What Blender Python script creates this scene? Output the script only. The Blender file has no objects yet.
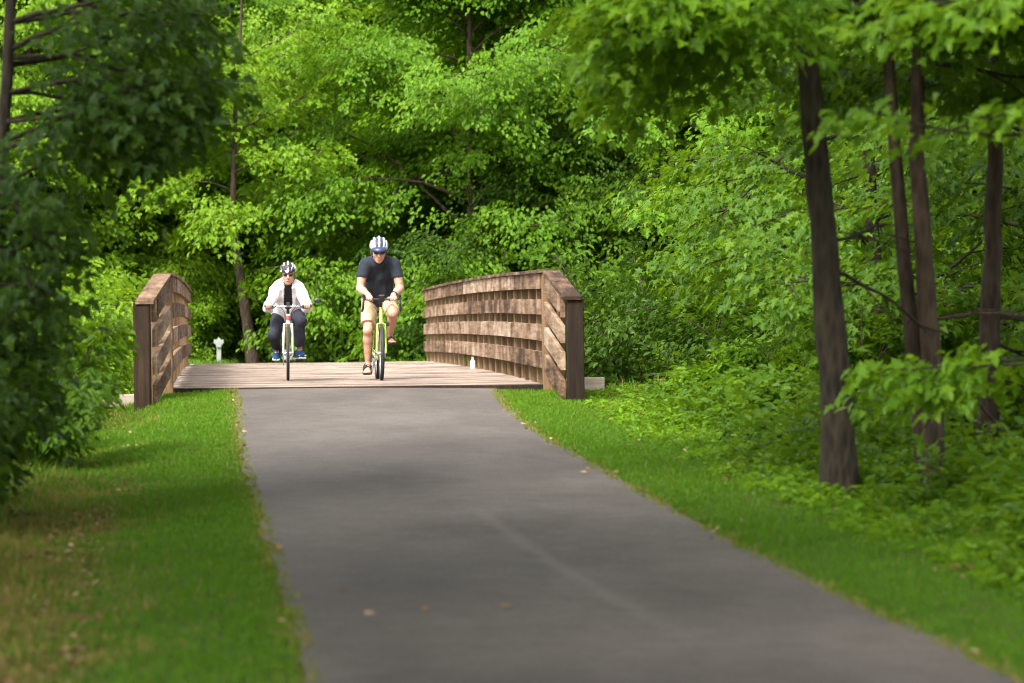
import bpy, math, random
import numpy as np
from mathutils import Vector, Matrix
random.seed(7)
PI = math.pi
R = math.radians
scene = bpy.context.scene
COL = scene.collection

# ------------------------------------------------------------------ basics
def link(o):
    COL.objects.link(o)
    return o

def tag(o, label=None, cat=None, group=None, kind=None):
    if label: o['label'] = label
    if cat: o['category'] = cat
    if group: o['group'] = group
    if kind: o['kind'] = kind
    return o

def empty(name, loc=(0, 0, 0), rz=0.0):
    o = bpy.data.objects.new(name, None)
    o.empty_display_size = 0.2
    o.location = loc
    o.rotation_euler = (0, 0, rz)
    return link(o)

def mesh_data(name, V, loops, starts, mats=(), smooth=False, attr=None, matidx=None):
    me = bpy.data.meshes.new(name)
    V = np.asarray(V, np.float32)
    loops = np.asarray(loops, np.int32)
    starts = np.asarray(starts, np.int32)
    me.vertices.add(len(V)); me.vertices.foreach_set('co', V.ravel())
    me.loops.add(len(loops)); me.loops.foreach_set('vertex_index', loops)
    me.polygons.add(len(starts)); me.polygons.foreach_set('loop_start', starts)
    me.polygons.foreach_set('use_smooth', np.full(len(starts), bool(smooth)))
    if matidx is not None:
        me.polygons.foreach_set('material_index', np.asarray(matidx, np.int32))
    me.update(calc_edges=True)
    if attr is not None:
        a = me.attributes.new('leafvar', 'FLOAT', 'FACE')
        a.data.foreach_set('value', np.asarray(attr, np.float32))
    for m in mats:
        me.materials.append(m)
    return me

class MB:
    """collects shapes for one mesh object"""
    def __init__(s):
        s.V = []; s.F = []; s.M = []; s.n = 0
    def add(s, V, F, m=0):
        V = np.asarray(V, float).reshape(-1, 3)
        s.V.append(V)
        for f in F:
            s.F.append([i + s.n for i in f]); s.M.append(m)
        s.n += len(V)
        return s
    def tube(s, pts, rad, n=8, m=0, cap=True, closed=False):
        P = np.asarray(pts, float); k = len(P)
        rad = np.broadcast_to(np.asarray(rad, float), (k,))
        T = np.zeros_like(P)
        if closed:
            T = np.roll(P, -1, 0) - np.roll(P, 1, 0)
        else:
            T[1:-1] = P[2:] - P[:-2]; T[0] = P[1] - P[0]; T[-1] = P[-1] - P[-2]
        T /= np.linalg.norm(T, axis=1)[:, None] + 1e-12
        a = np.array([0, 0, 1.0]) if abs(T[0][2]) < .9 else np.array([1.0, 0, 0])
        u = np.cross(T[0], a); u /= np.linalg.norm(u)
        V = []
        th = np.linspace(0, 2 * PI, n, endpoint=False)
        for i in range(k):
            u = u - T[i] * u.dot(T[i]); u /= np.linalg.norm(u) + 1e-12
            w = np.cross(T[i], u)
            V.append(P[i] + rad[i] * (np.cos(th)[:, None] * u + np.sin(th)[:, None] * w))
        V = np.concatenate(V)
        F = []
        for i in range(k if closed else k - 1):
            j = (i + 1) % k
            for q in range(n):
                r = (q + 1) % n
                F.append([i * n + q, i * n + r, j * n + r, j * n + q])
        if cap and not closed:
            F.append(list(range(n))[::-1]); F.append([(k - 1) * n + q for q in range(n)])
        return s.add(V, F, m)
    def box(s, c, d, rot=None, m=0, bev=0.0):
        dx, dy, dz = [q / 2 for q in d]
        if bev <= 0:
            V = np.array([[x, y, z] for x in (-dx, dx) for y in (-dy, dy) for z in (-dz, dz)])
            F = [[0, 1, 3, 2], [4, 6, 7, 5], [0, 4, 5, 1], [2, 3, 7, 6], [0, 2, 6, 4], [1, 5, 7, 3]]
        else:
            b = bev
            V = []; idx = {}
            for sx in (-1, 1):
                for sy in (-1, 1):
                    for sz in (-1, 1):
                        for ax in range(3):
                            p = [sx * (dx - b), sy * (dy - b), sz * (dz - b)]
                            p[ax] = (sx, sy, sz)[ax] * (dx, dy, dz)[ax]
                            idx[(sx, sy, sz, ax)] = len(V); V.append(p)
            V = np.array(V); F = []
            for ax in range(3):
                o1, o2 = (ax + 1) % 3, (ax + 2) % 3
                for sg in (-1, 1):
                    q = []
                    for a, c2 in ((-1, -1), (1, -1), (1, 1), (-1, 1)):
                        k = [0, 0, 0]; k[ax] = sg; k[o1] = a; k[o2] = c2
                        q.append(idx[(k[0], k[1], k[2], ax)])
                    F.append(q if sg > 0 else q[::-1])
            for ax in range(3):
                o1, o2 = (ax + 1) % 3, (ax + 2) % 3
                for a in (-1, 1):
                    for c2 in (-1, 1):
                        k0 = [0, 0, 0]; k0[o1] = a; k0[o2] = c2
                        k1 = list(k0); k0[ax] = -1; k1[ax] = 1
                        q = [idx[(*k0, o1)], idx[(*k1, o1)], idx[(*k1, o2)], idx[(*k0, o2)]]
                        F.append(q if a * c2 > 0 else q[::-1])
            for sx in (-1, 1):
                for sy in (-1, 1):
                    for sz in (-1, 1):
                        q = [idx[(sx, sy, sz, 0)], idx[(sx, sy, sz, 1)], idx[(sx, sy, sz, 2)]]
                        F.append(q if sx * sy * sz > 0 else q[::-1])
        if rot is not None:
            V = V @ np.asarray(rot, float).T
        return s.add(V + np.asarray(c, float), F, m)
    def ball(s, c, r, n=12, k=8, m=0):
        r = np.broadcast_to(np.asarray(r, float), (3,))
        V = [[0, 0, 1]]
        for i in range(1, k):
            p = PI * i / k
            for j in range(n):
                t = 2 * PI * j / n
                V.append([math.sin(p) * math.cos(t), math.sin(p) * math.sin(t), math.cos(p)])
        V.append([0, 0, -1]); F = []
        for j in range(n):
            F.append([0, 1 + j, 1 + (j + 1) % n])
            F.append([len(V) - 1, 1 + (k - 2) * n + (j + 1) % n, 1 + (k - 2) * n + j])
        for i in range(k - 2):
            for j in range(n):
                a, b = 1 + i * n + j, 1 + i * n + (j + 1) % n
                F.append([a, a + n, b + n, b])
        return s.add(np.array(V) * r + np.asarray(c, float), F, m)
    def build(s, name, mats, parent=None, smooth=True, loc=None):
        if not isinstance(mats, (list, tuple)): mats = [mats]
        V = np.concatenate(s.V)
        loops = [i for f in s.F for i in f]
        starts = np.cumsum([0] + [len(f) for f in s.F])[:-1]
        me = mesh_data(name, V, loops, starts, mats, smooth, None, s.M)
        o = bpy.data.objects.new(name, me); link(o)
        if smooth:
            try: me.set_sharp_from_angle(angle=R(40))
            except Exception: pass
        if parent is not None: o.parent = parent
        if loc is not None: o.location = loc
        return o

def obj(name, me, parent=None):
    o = bpy.data.objects.new(name, me); link(o)
    if parent is not None: o.parent = parent
    return o

# ------------------------------------------------------------------ materials
def mat(name):
    m = bpy.data.materials.new(name); m.use_nodes = True
    nt = m.node_tree; nt.nodes.clear()
    out = nt.nodes.new('ShaderNodeOutputMaterial')
    return m, nt, out

def nd(nt, typ, **kw):
    n = nt.nodes.new(typ)
    for k, v in kw.items():
        if k in n.inputs.keys() if hasattr(n.inputs, 'keys') else False:
            n.inputs[k].default_value = v
        else:
            setattr(n, k, v)
    return n

def ramp(nt, stops, fac):
    r = nt.nodes.new('ShaderNodeValToRGB')
    e = r.color_ramp.elements
    while len(e) < len(stops): e.new(0.5)
    for i, (p, c) in enumerate(stops):
        e[i].position = p; e[i].color = (*c, 1)
    nt.links.new(fac, r.inputs[0])
    return r.outputs[0]

def simple(name, col, rough=.5, metal=0.0, noise=0.0, nscale=20, spec=.5, coat=0.0):
    m, nt, out = mat(name)
    b = nd(nt, 'ShaderNodeBsdfPrincipled')
    b.inputs['Roughness'].default_value = rough; b.inputs['Metallic'].default_value = metal
    b.inputs['Specular IOR Level'].default_value = spec
    b.inputs['Coat Weight'].default_value = coat
    if noise:
        tc = nd(nt, 'ShaderNodeTexCoord'); n = nd(nt, 'ShaderNodeTexNoise'); n.inputs['Scale'].default_value = nscale
        n.inputs['Detail'].default_value = 4
        nt.links.new(tc.outputs['Object'], n.inputs['Vector'])
        c = ramp(nt, [(.3, [v * (1 - noise) for v in col]), (.7, [min(1, v * (1 + noise)) for v in col])], n.outputs[0])
        nt.links.new(c, b.inputs['Base Color'])
        bp = nd(nt, 'ShaderNodeBump'); bp.inputs['Strength'].default_value = .15; bp.inputs['Distance'].default_value = .01
        nt.links.new(n.outputs[0], bp.inputs['Height']); nt.links.new(bp.outputs[0], b.inputs['Normal'])
    else:
        b.inputs['Base Color'].default_value = (*col, 1)
    nt.links.new(b.outputs[0], out.inputs[0])
    return m

def leaf_mat(name, dark, midc, light, trans, tfac=.4, rough=.42, spec=.35):
    """living leaves: hue varies from leaf to leaf and from plant to plant"""
    m, nt, out = mat(name)
    at = nd(nt, 'ShaderNodeAttribute'); at.attribute_name = 'leafvar'
    oi = nd(nt, 'ShaderNodeObjectInfo')
    mx = nd(nt, 'ShaderNodeMath', operation='MULTIPLY_ADD'); mx.inputs[1].default_value = .22; mx.inputs[2].default_value = -.11
    nt.links.new(oi.outputs['Random'], mx.inputs[0])
    ad = nd(nt, 'ShaderNodeMath', operation='ADD')
    nt.links.new(at.outputs['Fac'], ad.inputs[0]); nt.links.new(mx.outputs[0], ad.inputs[1])
    c = ramp(nt, [(.08, dark), (.5, midc), (.95, light)], ad.outputs[0])
    b = nd(nt, 'ShaderNodeBsdfPrincipled')
    b.inputs['Roughness'].default_value = rough; b.inputs['Specular IOR Level'].default_value = spec
    nt.links.new(c, b.inputs['Base Color'])
    t = nd(nt, 'ShaderNodeBsdfTranslucent')
    mc = nd(nt, 'ShaderNodeMix', data_type='RGBA'); mc.inputs[0].default_value = .55
    nt.links.new(c, mc.inputs[6]); mc.inputs[7].default_value = (*trans, 1)
    nt.links.new(mc.outputs[2], t.inputs[0])
    ms = nd(nt, 'ShaderNodeMixShader'); ms.inputs[0].default_value = tfac
    nt.links.new(b.outputs[0], ms.inputs[1]); nt.links.new(t.outputs[0], ms.inputs[2])
    nt.links.new(ms.outputs[0], out.inputs[0])
    return m

def bark_mat(name, c0, c1):
    m, nt, out = mat(name)
    tc = nd(nt, 'ShaderNodeTexCoord'); mp = nd(nt, 'ShaderNodeMapping'); mp.inputs['Scale'].default_value = (15, 15, 4.0)
    nt.links.new(tc.outputs['Object'], mp.inputs[0])
    n = nd(nt, 'ShaderNodeTexNoise'); n.inputs['Scale'].default_value = 1.4; n.inputs['Detail'].default_value = 7; n.inputs['Roughness'].default_value = .65
    nt.links.new(mp.outputs[0], n.inputs['Vector'])
    v = nd(nt, 'ShaderNodeTexVoronoi'); v.inputs['Scale'].default_value = 1.3
    nt.links.new(mp.outputs[0], v.inputs['Vector'])
    n2 = nd(nt, 'ShaderNodeTexNoise'); n2.inputs['Scale'].default_value = 1.7; n2.inputs['Detail'].default_value = 3
    nt.links.new(tc.outputs['Object'], n2.inputs['Vector'])
    mm = nd(nt, 'ShaderNodeMath', operation='MULTIPLY'); nt.links.new(n.outputs[0], mm.inputs[0]); nt.links.new(v.outputs[0], mm.inputs[1])
    ma = nd(nt, 'ShaderNodeMath', operation='MULTIPLY_ADD'); ma.inputs[1].default_value = .6
    nt.links.new(n2.outputs[0], ma.inputs[0]); nt.links.new(mm.outputs[0], ma.inputs[2])
    c = ramp(nt, [(.25, c0), (.8, c1)], ma.outputs[0])
    b = nd(nt, 'ShaderNodeBsdfPrincipled'); b.inputs['Roughness'].default_value = .9; b.inputs['Specular IOR Level'].default_value = .2
    nt.links.new(c, b.inputs['Base Color'])
    bp = nd(nt, 'ShaderNodeBump'); bp.inputs['Strength'].default_value = .8; bp.inputs['Distance'].default_value = .03
    nt.links.new(mm.outputs[0], bp.inputs['Height']); nt.links.new(bp.outputs[0], b.inputs['Normal'])
    nt.links.new(b.outputs[0], out.inputs[0])
    return m

def wood_mat(name, stops, lx, ly, lz, stain=.5, axis_stain=None):
    """weathered timber, grain along the axis with the smallest scale; random tone per board"""
    m, nt, out = mat(name)
    tc = nd(nt, 'ShaderNodeTexCoord'); oi = nd(nt, 'ShaderNodeObjectInfo')
    off = nd(nt, 'ShaderNodeVectorMath', operation='MULTIPLY_ADD')
    cb = nd(nt, 'ShaderNodeCombineXYZ')
    mr = nd(nt, 'ShaderNodeMath', operation='MULTIPLY'); mr.inputs[1].default_value = 37
    nt.links.new(oi.outputs['Random'], mr.inputs[0])
    for i in range(3): nt.links.new(mr.outputs[0], cb.inputs[i])
    off.inputs[1].default_value = (lx, ly, lz)
    nt.links.new(tc.outputs['Object'], off.inputs[0]); nt.links.new(cb.outputs[0], off.inputs[2])
    n = nd(nt, 'ShaderNodeTexNoise'); n.inputs['Scale'].default_value = 1; n.inputs['Detail'].default_value = 8; n.inputs['Roughness'].default_value = .7
    nt.links.new(off.outputs[0], n.inputs['Vector'])
    n2 = nd(nt, 'ShaderNodeTexNoise'); n2.inputs['Scale'].default_value = 1.0; n2.inputs['Detail'].default_value = 3
    sc = nd(nt, 'ShaderNodeVectorMath', operation='MULTIPLY_ADD'); sc.inputs[1].default_value = axis_stain or (2.5, 2.5, 2.5)
    nt.links.new(tc.outputs['Object'], sc.inputs[0]); nt.links.new(cb.outputs[0], sc.inputs[2])
    nt.links.new(sc.outputs[0], n2.inputs['Vector'])
    mxx = nd(nt, 'ShaderNodeMix', data_type='FLOAT'); mxx.inputs[0].default_value = stain
    nt.links.new(n.outputs[0], mxx.inputs[2]); nt.links.new(n2.outputs[0], mxx.inputs[3])
    ra = nd(nt, 'ShaderNodeMath', operation='MULTIPLY_ADD'); ra.inputs[1].default_value = .16
    nt.links.new(oi.outputs['Random'], ra.inputs[0]); nt.links.new(mxx.outputs[0], ra.inputs[2])
    rb = nd(nt, 'ShaderNodeMath', operation='SUBTRACT'); rb.inputs[1].default_value = .08
    nt.links.new(ra.outputs[0], rb.inputs[0])
    c = ramp(nt, stops, rb.outputs[0])
    b = nd(nt, 'ShaderNodeBsdfPrincipled'); b.inputs['Roughness'].default_value = .85; b.inputs['Specular IOR Level'].default_value = .25
    nt.links.new(c, b.inputs['Base Color'])
    bp = nd(nt, 'ShaderNodeBump'); bp.inputs['Strength'].default_value = .5; bp.inputs['Distance'].default_value = .012
    nt.links.new(n.outputs[0], bp.inputs['Height']); nt.links.new(bp.outputs[0], b.inputs['Normal'])
    nt.links.new(b.outputs[0], out.inputs[0])
    return m

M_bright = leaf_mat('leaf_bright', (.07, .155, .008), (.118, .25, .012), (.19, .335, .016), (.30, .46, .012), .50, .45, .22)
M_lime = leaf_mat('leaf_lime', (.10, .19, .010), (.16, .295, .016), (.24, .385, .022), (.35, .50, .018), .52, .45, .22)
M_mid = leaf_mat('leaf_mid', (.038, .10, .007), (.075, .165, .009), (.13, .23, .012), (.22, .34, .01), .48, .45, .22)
M_deep = leaf_mat('leaf_deep', (.021, .056, .005), (.042, .094, .007), (.078, .148, .009), (.12, .22, .01), .42, .45, .22)  # deep green leaves, taken darker to stand in for shade on the left tree
M_grass = leaf_mat('grass_blade', (.30, .20, .07), (.062, .150, .008), (.13, .25, .012), (.20, .38, .01), .35, .6, .15)
M_litter = leaf_mat('dead_leaf', (.12, .06, .025), (.26, .15, .07), (.42, .30, .17), (.3, .18, .06), .15, .8, .2)
M_bark = bark_mat('bark_brown', (.007, .006, .004), (.055, .042, .028))
M_bark2 = bark_mat('bark_grey_brown', (.014, .010, .007), (.085, .058, .040))
M_rail = wood_mat('weathered_rail', [(.34, (.028, .014, .007)), (.43, (.105, .058, .031)), (.53, (.22, .140, .085)), (.68, (.40, .31, .235))], 14, 1.2, 22, .55, (1, 1.6, 3))
M_post = wood_mat('brown_post', [(.3, (.006, .0035, .002)), (.5, (.020, .011, .006)), (.75, (.06, .034, .018))], 26, 26, 2.0, .35, (3, 3, 1))
M_postmid = wood_mat('tan_post', [(.3, (.08, .045, .021)), (.5, (.19, .115, .058)), (.75, (.32, .215, .13))], 26, 26, 2.0, .35, (3, 3, 1))
M_deck = wood_mat('deck_plank', [(.32, (.07, .05, .038)), (.43, (.20, .152, .122)), (.56, (.385, .305, .24)), (.75, (.52, .44, .38))], 1.2, 7, 16, .35, (.7, 5, 1))
M_beam = wood_mat('beam', [(.3, (.18, .14, .11)), (.5, (.40, .33, .27)), (.75, (.58, .5, .43))], 1.2, 16, 16, .35, (2, 3, 3))

# ------------------------------------------------------------------ terrain and path functions
LY = np.array([388, 400, 450, 537, 595, 665, 683.]); LX = np.array([231, 236, 239, 265, 286, 306, 311.])
RY = np.array([387, 413, 438, 464, 489, 513, 524, 598, 646, 675, 683.]); RX = np.array([493, 513, 548, 593, 637, 681, 699, 848, 954, 1013, 1029.])
CAMZ, HOR, FPX = .66, 331.0, 3840.0
def row_to_Y(y): return 7878.0 / (y - 211.2)
_ly = row_to_Y(LY); _lx = (LX - 512) / FPX * _ly
_ry = row_to_Y(RY); _rx = (RX - 512) / FPX * _ry
_o = np.argsort(_ly); _ly, _lx = _ly[_o], _lx[_o]
_o = np.argsort(_ry); _ry, _rx = _ry[_o], _rx[_o]
_ly = np.concatenate([[-60], _ly]); _lx = np.concatenate([[_lx[0] + 76.7 * .085], _lx])
_ry = np.concatenate([[-60], _ry]); _rx = np.concatenate([[_rx[0] + 76.7 * .085], _rx])
_smk = np.array([.25, .5, .25])
def left_edge(Y): return np.interp(Y, _ly, _lx) - np.maximum(np.asarray(Y) - 44.6, 0) * .0755
def right_edge(Y): return np.interp(Y, _ry, _rx) - np.maximum(np.asarray(Y) - 44.6, 0) * .0755
def smooth(a, b, x):
    t = np.clip((np.asarray(x, float) - a) / (b - a), 0, 1); return t * t * (3 - 2 * t)
def path_z(Y):
    Y = np.asarray(Y, float)
    z = -.0312 * (44.6 - np.maximum(Y, 15))
    return np.where(Y < 15, -.0312 * 29.6 - .010 * (15 - np.maximum(Y, -60)), np.minimum(z, 0))
def wob(x, y):
    return (np.sin(x * .9 + 1.3 * np.sin(y * .31)) * np.sin(y * .7 + .6) * .5 + np.sin(x * 2.3 + y * 1.7) * .25 + np.sin(x * 4.7 - y * 3.9 + 1) * .15)
BX, BY0, BZ, BLEN = -1.785, 44.62, .016, 26.2
BANG = math.atan(.0755); bc, bs = math.cos(BANG), math.sin(BANG)
def terrain(x, y):
    x = np.asarray(x, float); y = np.asarray(y, float)
    zp = path_z(y)
    dl = left_edge(y) - x; dr = x - right_edge(y)
    near = smooth(30, 43, y)
    L = .025 + .045 * np.clip(dl, 0, .75) + (.08 + .26 * near) * np.clip(dl - .75, 0, .9) + .30 * np.clip(dl - 1.65, 0, 5)
    Rr = .025 + .035 * np.clip(dr, 0, 2.6) + .28 * np.clip(dr - 2.6, 0, 6)
    z = zp - np.where(dl > 0, L, np.where(dr > 0, Rr, .025))
    d = np.maximum(np.maximum(dl, dr), 0)
    z = z + wob(x, y) * .035 * np.clip(d, 0, 3) / 1.5
    yb = (y - BY0) * bc - (x - BX) * bs
    v = smooth(.25, 4.5, yb) * (1 - smooth(BLEN - 4, BLEN - .2, yb))
    side = smooth(1.5, 6, np.abs((x - BX) * bc + (y - BY0) * bs) - 2)
    z = z * (1 - v) + v * (-3.1)
    zt = np.where(yb > BLEN - .2, .0 - .02 * np.clip(yb - BLEN, 0, 5) + .02 * np.clip(yb - BLEN - 5, 0, 60) + .22 * smooth(1.8, 4, np.abs(x + 3.9)) + .10 * np.clip(yb - BLEN - 12, 0, 400) * .35 + wob(x * .5, y * .5) * .12 * smooth(1, 8, yb - BLEN), z)
    return np.where(yb > BLEN - .2, zt, z)
def px(xp, Y): return (xp - 512) / FPX * Y

# terrain sheet
xs = np.concatenate([[-900, -400, -180, -90, -50], np.arange(-30, -8, 1.5), np.arange(-8, 8, .22), np.arange(8, 31, 1.5), [50, 90, 180, 400, 900]])
ys = np.concatenate([[-200, -90, -40, -15, 0, 6], np.arange(10, 78, .3), np.arange(78, 150, 3), [180, 240, 400, 900, 1600]])
gx, gy = np.meshgrid(xs, ys, indexing='ij')
gz = terrain(gx, gy)
V = np.stack([gx, gy, gz], -1).reshape(-1, 3)
ny = len(ys); ii, jj = np.meshgrid(np.arange(len(xs) - 1), np.arange(ny - 1), indexing='ij')
q = np.stack([ii * ny + jj, (ii + 1) * ny + jj, (ii + 1) * ny + jj + 1, ii * ny + jj + 1], -1).reshape(-1, 4)
def ground_mat():
    m, nt, out = mat('soil_and_turf')
    tc = nd(nt, 'ShaderNodeTexCoord')
    n = nd(nt, 'ShaderNodeTexNoise'); n.inputs['Scale'].default_value = 1.3; n.inputs['Detail'].default_value = 6
    n2 = nd(nt, 'ShaderNodeTexNoise'); n2.inputs['Scale'].default_value = 22; n2.inputs['Detail'].default_value = 6
    for k in (n, n2): nt.links.new(tc.outputs['Object'], k.inputs['Vector'])
    a = nd(nt, 'ShaderNodeMix', data_type='FLOAT'); a.inputs[0].default_value = .5
    nt.links.new(n.outputs[0], a.inputs[2]); nt.links.new(n2.outputs[0], a.inputs[3])
    c = ramp(nt, [(.3, (.028, .045, .012)), (.47, (.05, .085, .016)), (.58, (.085, .075, .03)), (.75, (.16, .115, .06))], a.outputs[0])
    b = nd(nt, 'ShaderNodeBsdfPrincipled'); b.inputs['Roughness'].default_value = .95; b.inputs['Specular IOR Level'].default_value = .1
    nt.links.new(c, b.inputs['Base Color'])
    bp = nd(nt, 'ShaderNodeBump'); bp.inputs['Strength'].default_value = .7; bp.inputs['Distance'].default_value = .03
    nt.links.new(n2.outputs[0], bp.inputs['Height']); nt.links.new(bp.outputs[0], b.inputs['Normal'])
    nt.links.new(b.outputs[0], out.inputs[0]); return m
g = obj('ground', mesh_data('ground', V, q.ravel(), np.arange(len(q)) * 4, [ground_mat()], True)); g['kind'] = 'structure'

# asphalt path
def asphalt():
    m, nt, out = mat('aged_asphalt')
    tc = nd(nt, 'ShaderNodeTexCoord')
    def noise(s, d=5, sc=None):
        n = nd(nt, 'ShaderNodeTexNoise'); n.inputs['Scale'].default_value = s; n.inputs['Detail'].default_value = d
        if sc:
            mp = nd(nt, 'ShaderNodeMapping'); mp.inputs['Scale'].default_value = sc
            nt.links.new(tc.outputs['Object'], mp.inputs[0]); nt.links.new(mp.outputs[0], n.inputs['Vector'])
        else: nt.links.new(tc.outputs['Object'], n.inputs['Vector'])
        return n.outputs[0]
    big = noise(1, 5, (.9, .35, 1)); fine = noise(42, 5); midn = noise(5, 6)
    a = nd(nt, 'ShaderNodeMix', data_type='FLOAT'); a.inputs[0].default_value = .35
    nt.links.new(big, a.inputs[2]); nt.links.new(midn, a.inputs[3])
    a2 = nd(nt, 'ShaderNodeMix', data_type='FLOAT'); a2.inputs[0].default_value = .42
    nt.links.new(a.outputs[0], a2.inputs[2]); nt.links.new(fine, a2.inputs[3])
    c = ramp(nt, [(.34, (.046, .037, .031)), (.5, (.088, .073, .062)), (.66, (.138, .117, .101))], a2.outputs[0])
    # a pale worn scuff curving along the right half
    sx = nd(nt, 'ShaderNodeSeparateXYZ'); nt.links.new(tc.outputs['Object'], sx.inputs[0])
    def mth(op, *ins):
        k = nd(nt, 'ShaderNodeMath', operation=op)
        for i, v in enumerate(ins):
            if isinstance(v, (int, float)): k.inputs[i].default_value = v
            else: nt.links.new(v, k.inputs[i])
        return k.outputs[0]
    yy = mth('SUBTRACT', sx.outputs[1], 22.5)
    cx = mth('ADD', mth('MULTIPLY', yy, -.135), .22)
    cx = mth('ADD', cx, mth('MULTIPLY', mth('MULTIPLY', yy, yy), .004))
    nz = mth('MULTIPLY', mth('SUBTRACT', midn, .5), .12)
    dx = mth('ABSOLUTE', mth('ADD', mth('SUBTRACT', sx.outputs[0], cx), nz))
    w = nd(nt, 'ShaderNodeMapRange'); w.inputs['From Min'].default_value = .09; w.inputs['From Max'].default_value = 0; nt.links.new(dx, w.inputs[0])
    al = nd(nt, 'ShaderNodeMapRange'); al.inputs['From Min'].default_value = 5.0; al.inputs['From Max'].default_value = 1.5; nt.links.new(mth('ABSOLUTE', yy), al.inputs[0])
    f = mth('MULTIPLY', mth('MULTIPLY', w.outputs[0], al.outputs[0]), .45)
    mc = nd(nt, 'ShaderNodeMix', data_type='RGBA'); nt.links.new(f, mc.inputs[0]); nt.links.new(c, mc.inputs[6]); mc.inputs[7].default_value = (.16, .138, .122, 1)
    b = nd(nt, 'ShaderNodeBsdfPrincipled'); b.inputs['Roughness'].default_value = .88; b.inputs['Specular IOR Level'].default_value = .3
    nt.links.new(mc.outputs[2], b.inputs['Base Color'])
    bp = nd(nt, 'ShaderNodeBump'); bp.inputs['Strength'].default_value = .5; bp.inputs['Distance'].default_value = .006
    nt.links.new(fine, bp.inputs['Height']); nt.links.new(bp.outputs[0], b.inputs['Normal'])
    nt.links.new(b.outputs[0], out.inputs[0]); return m
rng = np.random.default_rng(3)
py = np.concatenate([np.arange(-50, 10, 4), np.arange(10, 44.61, .15), [44.61]])
nseg = 14
jl = np.convolve(rng.normal(0, .028, len(py) + 8), np.ones(4) / 3, 'same')[4:-4]
jr = np.convolve(rng.normal(0, .028, len(py) + 8), np.ones(4) / 3, 'same')[4:-4]
le, re = left_edge(py) + jl, right_edge(py) + jr
t = np.linspace(0, 1, nseg)
PX = le[:, None] * (1 - t) + re[:, None] * t
PZ = path_z(py)[:, None] + .012 * (1 - (2 * t - 1) ** 2)[None, :] - .004
V = np.stack([PX, np.repeat(py[:, None], nseg, 1), PZ], -1).reshape(-1, 3)
ii, jj = np.meshgrid(np.arange(len(py) - 1), np.arange(nseg - 1), indexing='ij')
q = np.stack([ii * nseg + jj, ii * nseg + jj + 1, (ii + 1) * nseg + jj + 1, (ii + 1) * nseg + jj], -1).reshape(-1, 4)
M_asph = asphalt()
p = obj('path', mesh_data('path', V, q.ravel(), np.arange(len(q)) * 4, [M_asph], True)); p['kind'] = 'structure'
# the path goes on beyond the bridge and bends right
def far_path_c(s):
    return BX - .0755 * (BLEN + s) + .006 * s * s
ss = np.arange(-.1, 60, 1.0)
V = []
for s in ss:
    cx = far_path_c(s); Yw = BY0 + BLEN + s
    for k in np.linspace(-1.5, 1.5, 6):
        V.append([cx + k, Yw, float(terrain(cx, Yw)) + .05 + .02])
ii, jj = np.meshgrid(np.arange(len(ss) - 1), np.arange(5), indexing='ij')
q = np.stack([ii * 6 + jj, ii * 6 + jj + 1, (ii + 1) * 6 + jj + 1, (ii + 1) * 6 + jj], -1).reshape(-1, 4)
p2 = obj('path', mesh_data('path', V, q.ravel(), np.arange(len(q)) * 4, [M_asph], True)); p2['kind'] = 'structure'

# ------------------------------------------------------------------ footbridge (local: +Y along the deck, origin at near end)
bridge = empty('footbridge', (BX, BY0, BZ), BANG); bridge.rotation_euler = (0, R(-.6), BANG)
tag(bridge, 'weathered timber footbridge with board railings and flared wing ends', 'bridge')
def camber(y):
    t = min(max(y / BLEN, 0), 1)
    return .055 * t + .045 * 4 * t * (1 - t)
HW = 2.13
# deck planks
mb = MB(); rr = random.Random(5); y = 0.0
while y < BLEN:
    w = rr.uniform(.17, .21); h = rr.uniform(-.006, .008)
    ln = 2 * HW + .06 + rr.uniform(-.03, .03)
    a = math.atan2(camber(y + w) - camber(y), w)
    rot = Matrix.Rotation(a, 3, 'X') @ Matrix.Rotation(rr.uniform(-.003, .003), 3, 'Y')
    mb.box((rr.uniform(-.02, .02), y + w / 2, camber(y + w / 2) - .03 + h), (ln, w - .009, .06), np.array(rot), 0, .006)
    y += w
mb.build('deck', M_deck, bridge, smooth=False)
# beams under the deck and sills at both ends
for x in (-1.6, 0, 1.6):
    mb = MB()
    for i in range(13):
        y0, y1 = BLEN * i / 13, BLEN * (i + 1) / 13
        a = math.atan2(camber(y1) - camber(y0), y1 - y0)
        mb.box((x, (y0 + y1) / 2, camber((y0 + y1) / 2) - .24), (.16, (y1 - y0) - .004, .34), np.array(Matrix.Rotation(a, 3, 'X')), 0, .006)
    mb.build('girder', M_post, bridge, smooth=False)
for (x0, x1, zc, hh, yy) in ((-2.30, 2.30, -.062, .13, -.10), (2.36, 2.86, -.035, .22, -.10), (-2.95, -2.38, -.135, .15, -.10), (-2.8, 2.8, -.03, .16, BLEN + .14)):
    mb = MB(); mb.box(((x0 + x1) / 2, yy, zc), (x1 - x0, .17, hh), None, 0, .01)
    mb.build('sill_timber', M_beam if x1 - x0 < 1 else M_post, bridge, smooth=False)

def strip(name, pts, w_side, thick, mat_, parent, hh):
    """board following pts (x,y,z of its centre), side = unit outward vec; thick along side, hh tall"""
    mb = MB(); P = np.array(pts); V = []
    for i, p_ in enumerate(P):
        for (a, b) in ((-1, -1), (1, -1), (1, 1), (-1, 1)):
            V.append(p_ + np.array(w_side) * a * thick / 2 + np.array([0, 0, b * hh / 2]))
    F = []
    k = len(P)
    for i in range(k - 1):
        for j in range(4):
            F.append([i * 4 + j, i * 4 + (j + 1) % 4, (i + 1) * 4 + (j + 1) % 4, (i + 1) * 4 + j])
    F.append([0, 3, 2, 1]); F.append([(k - 1) * 4 + j for j in range(4)])
    mb.add(V, F)
    return mb.build(name, mat_, parent, smooth=False)

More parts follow.
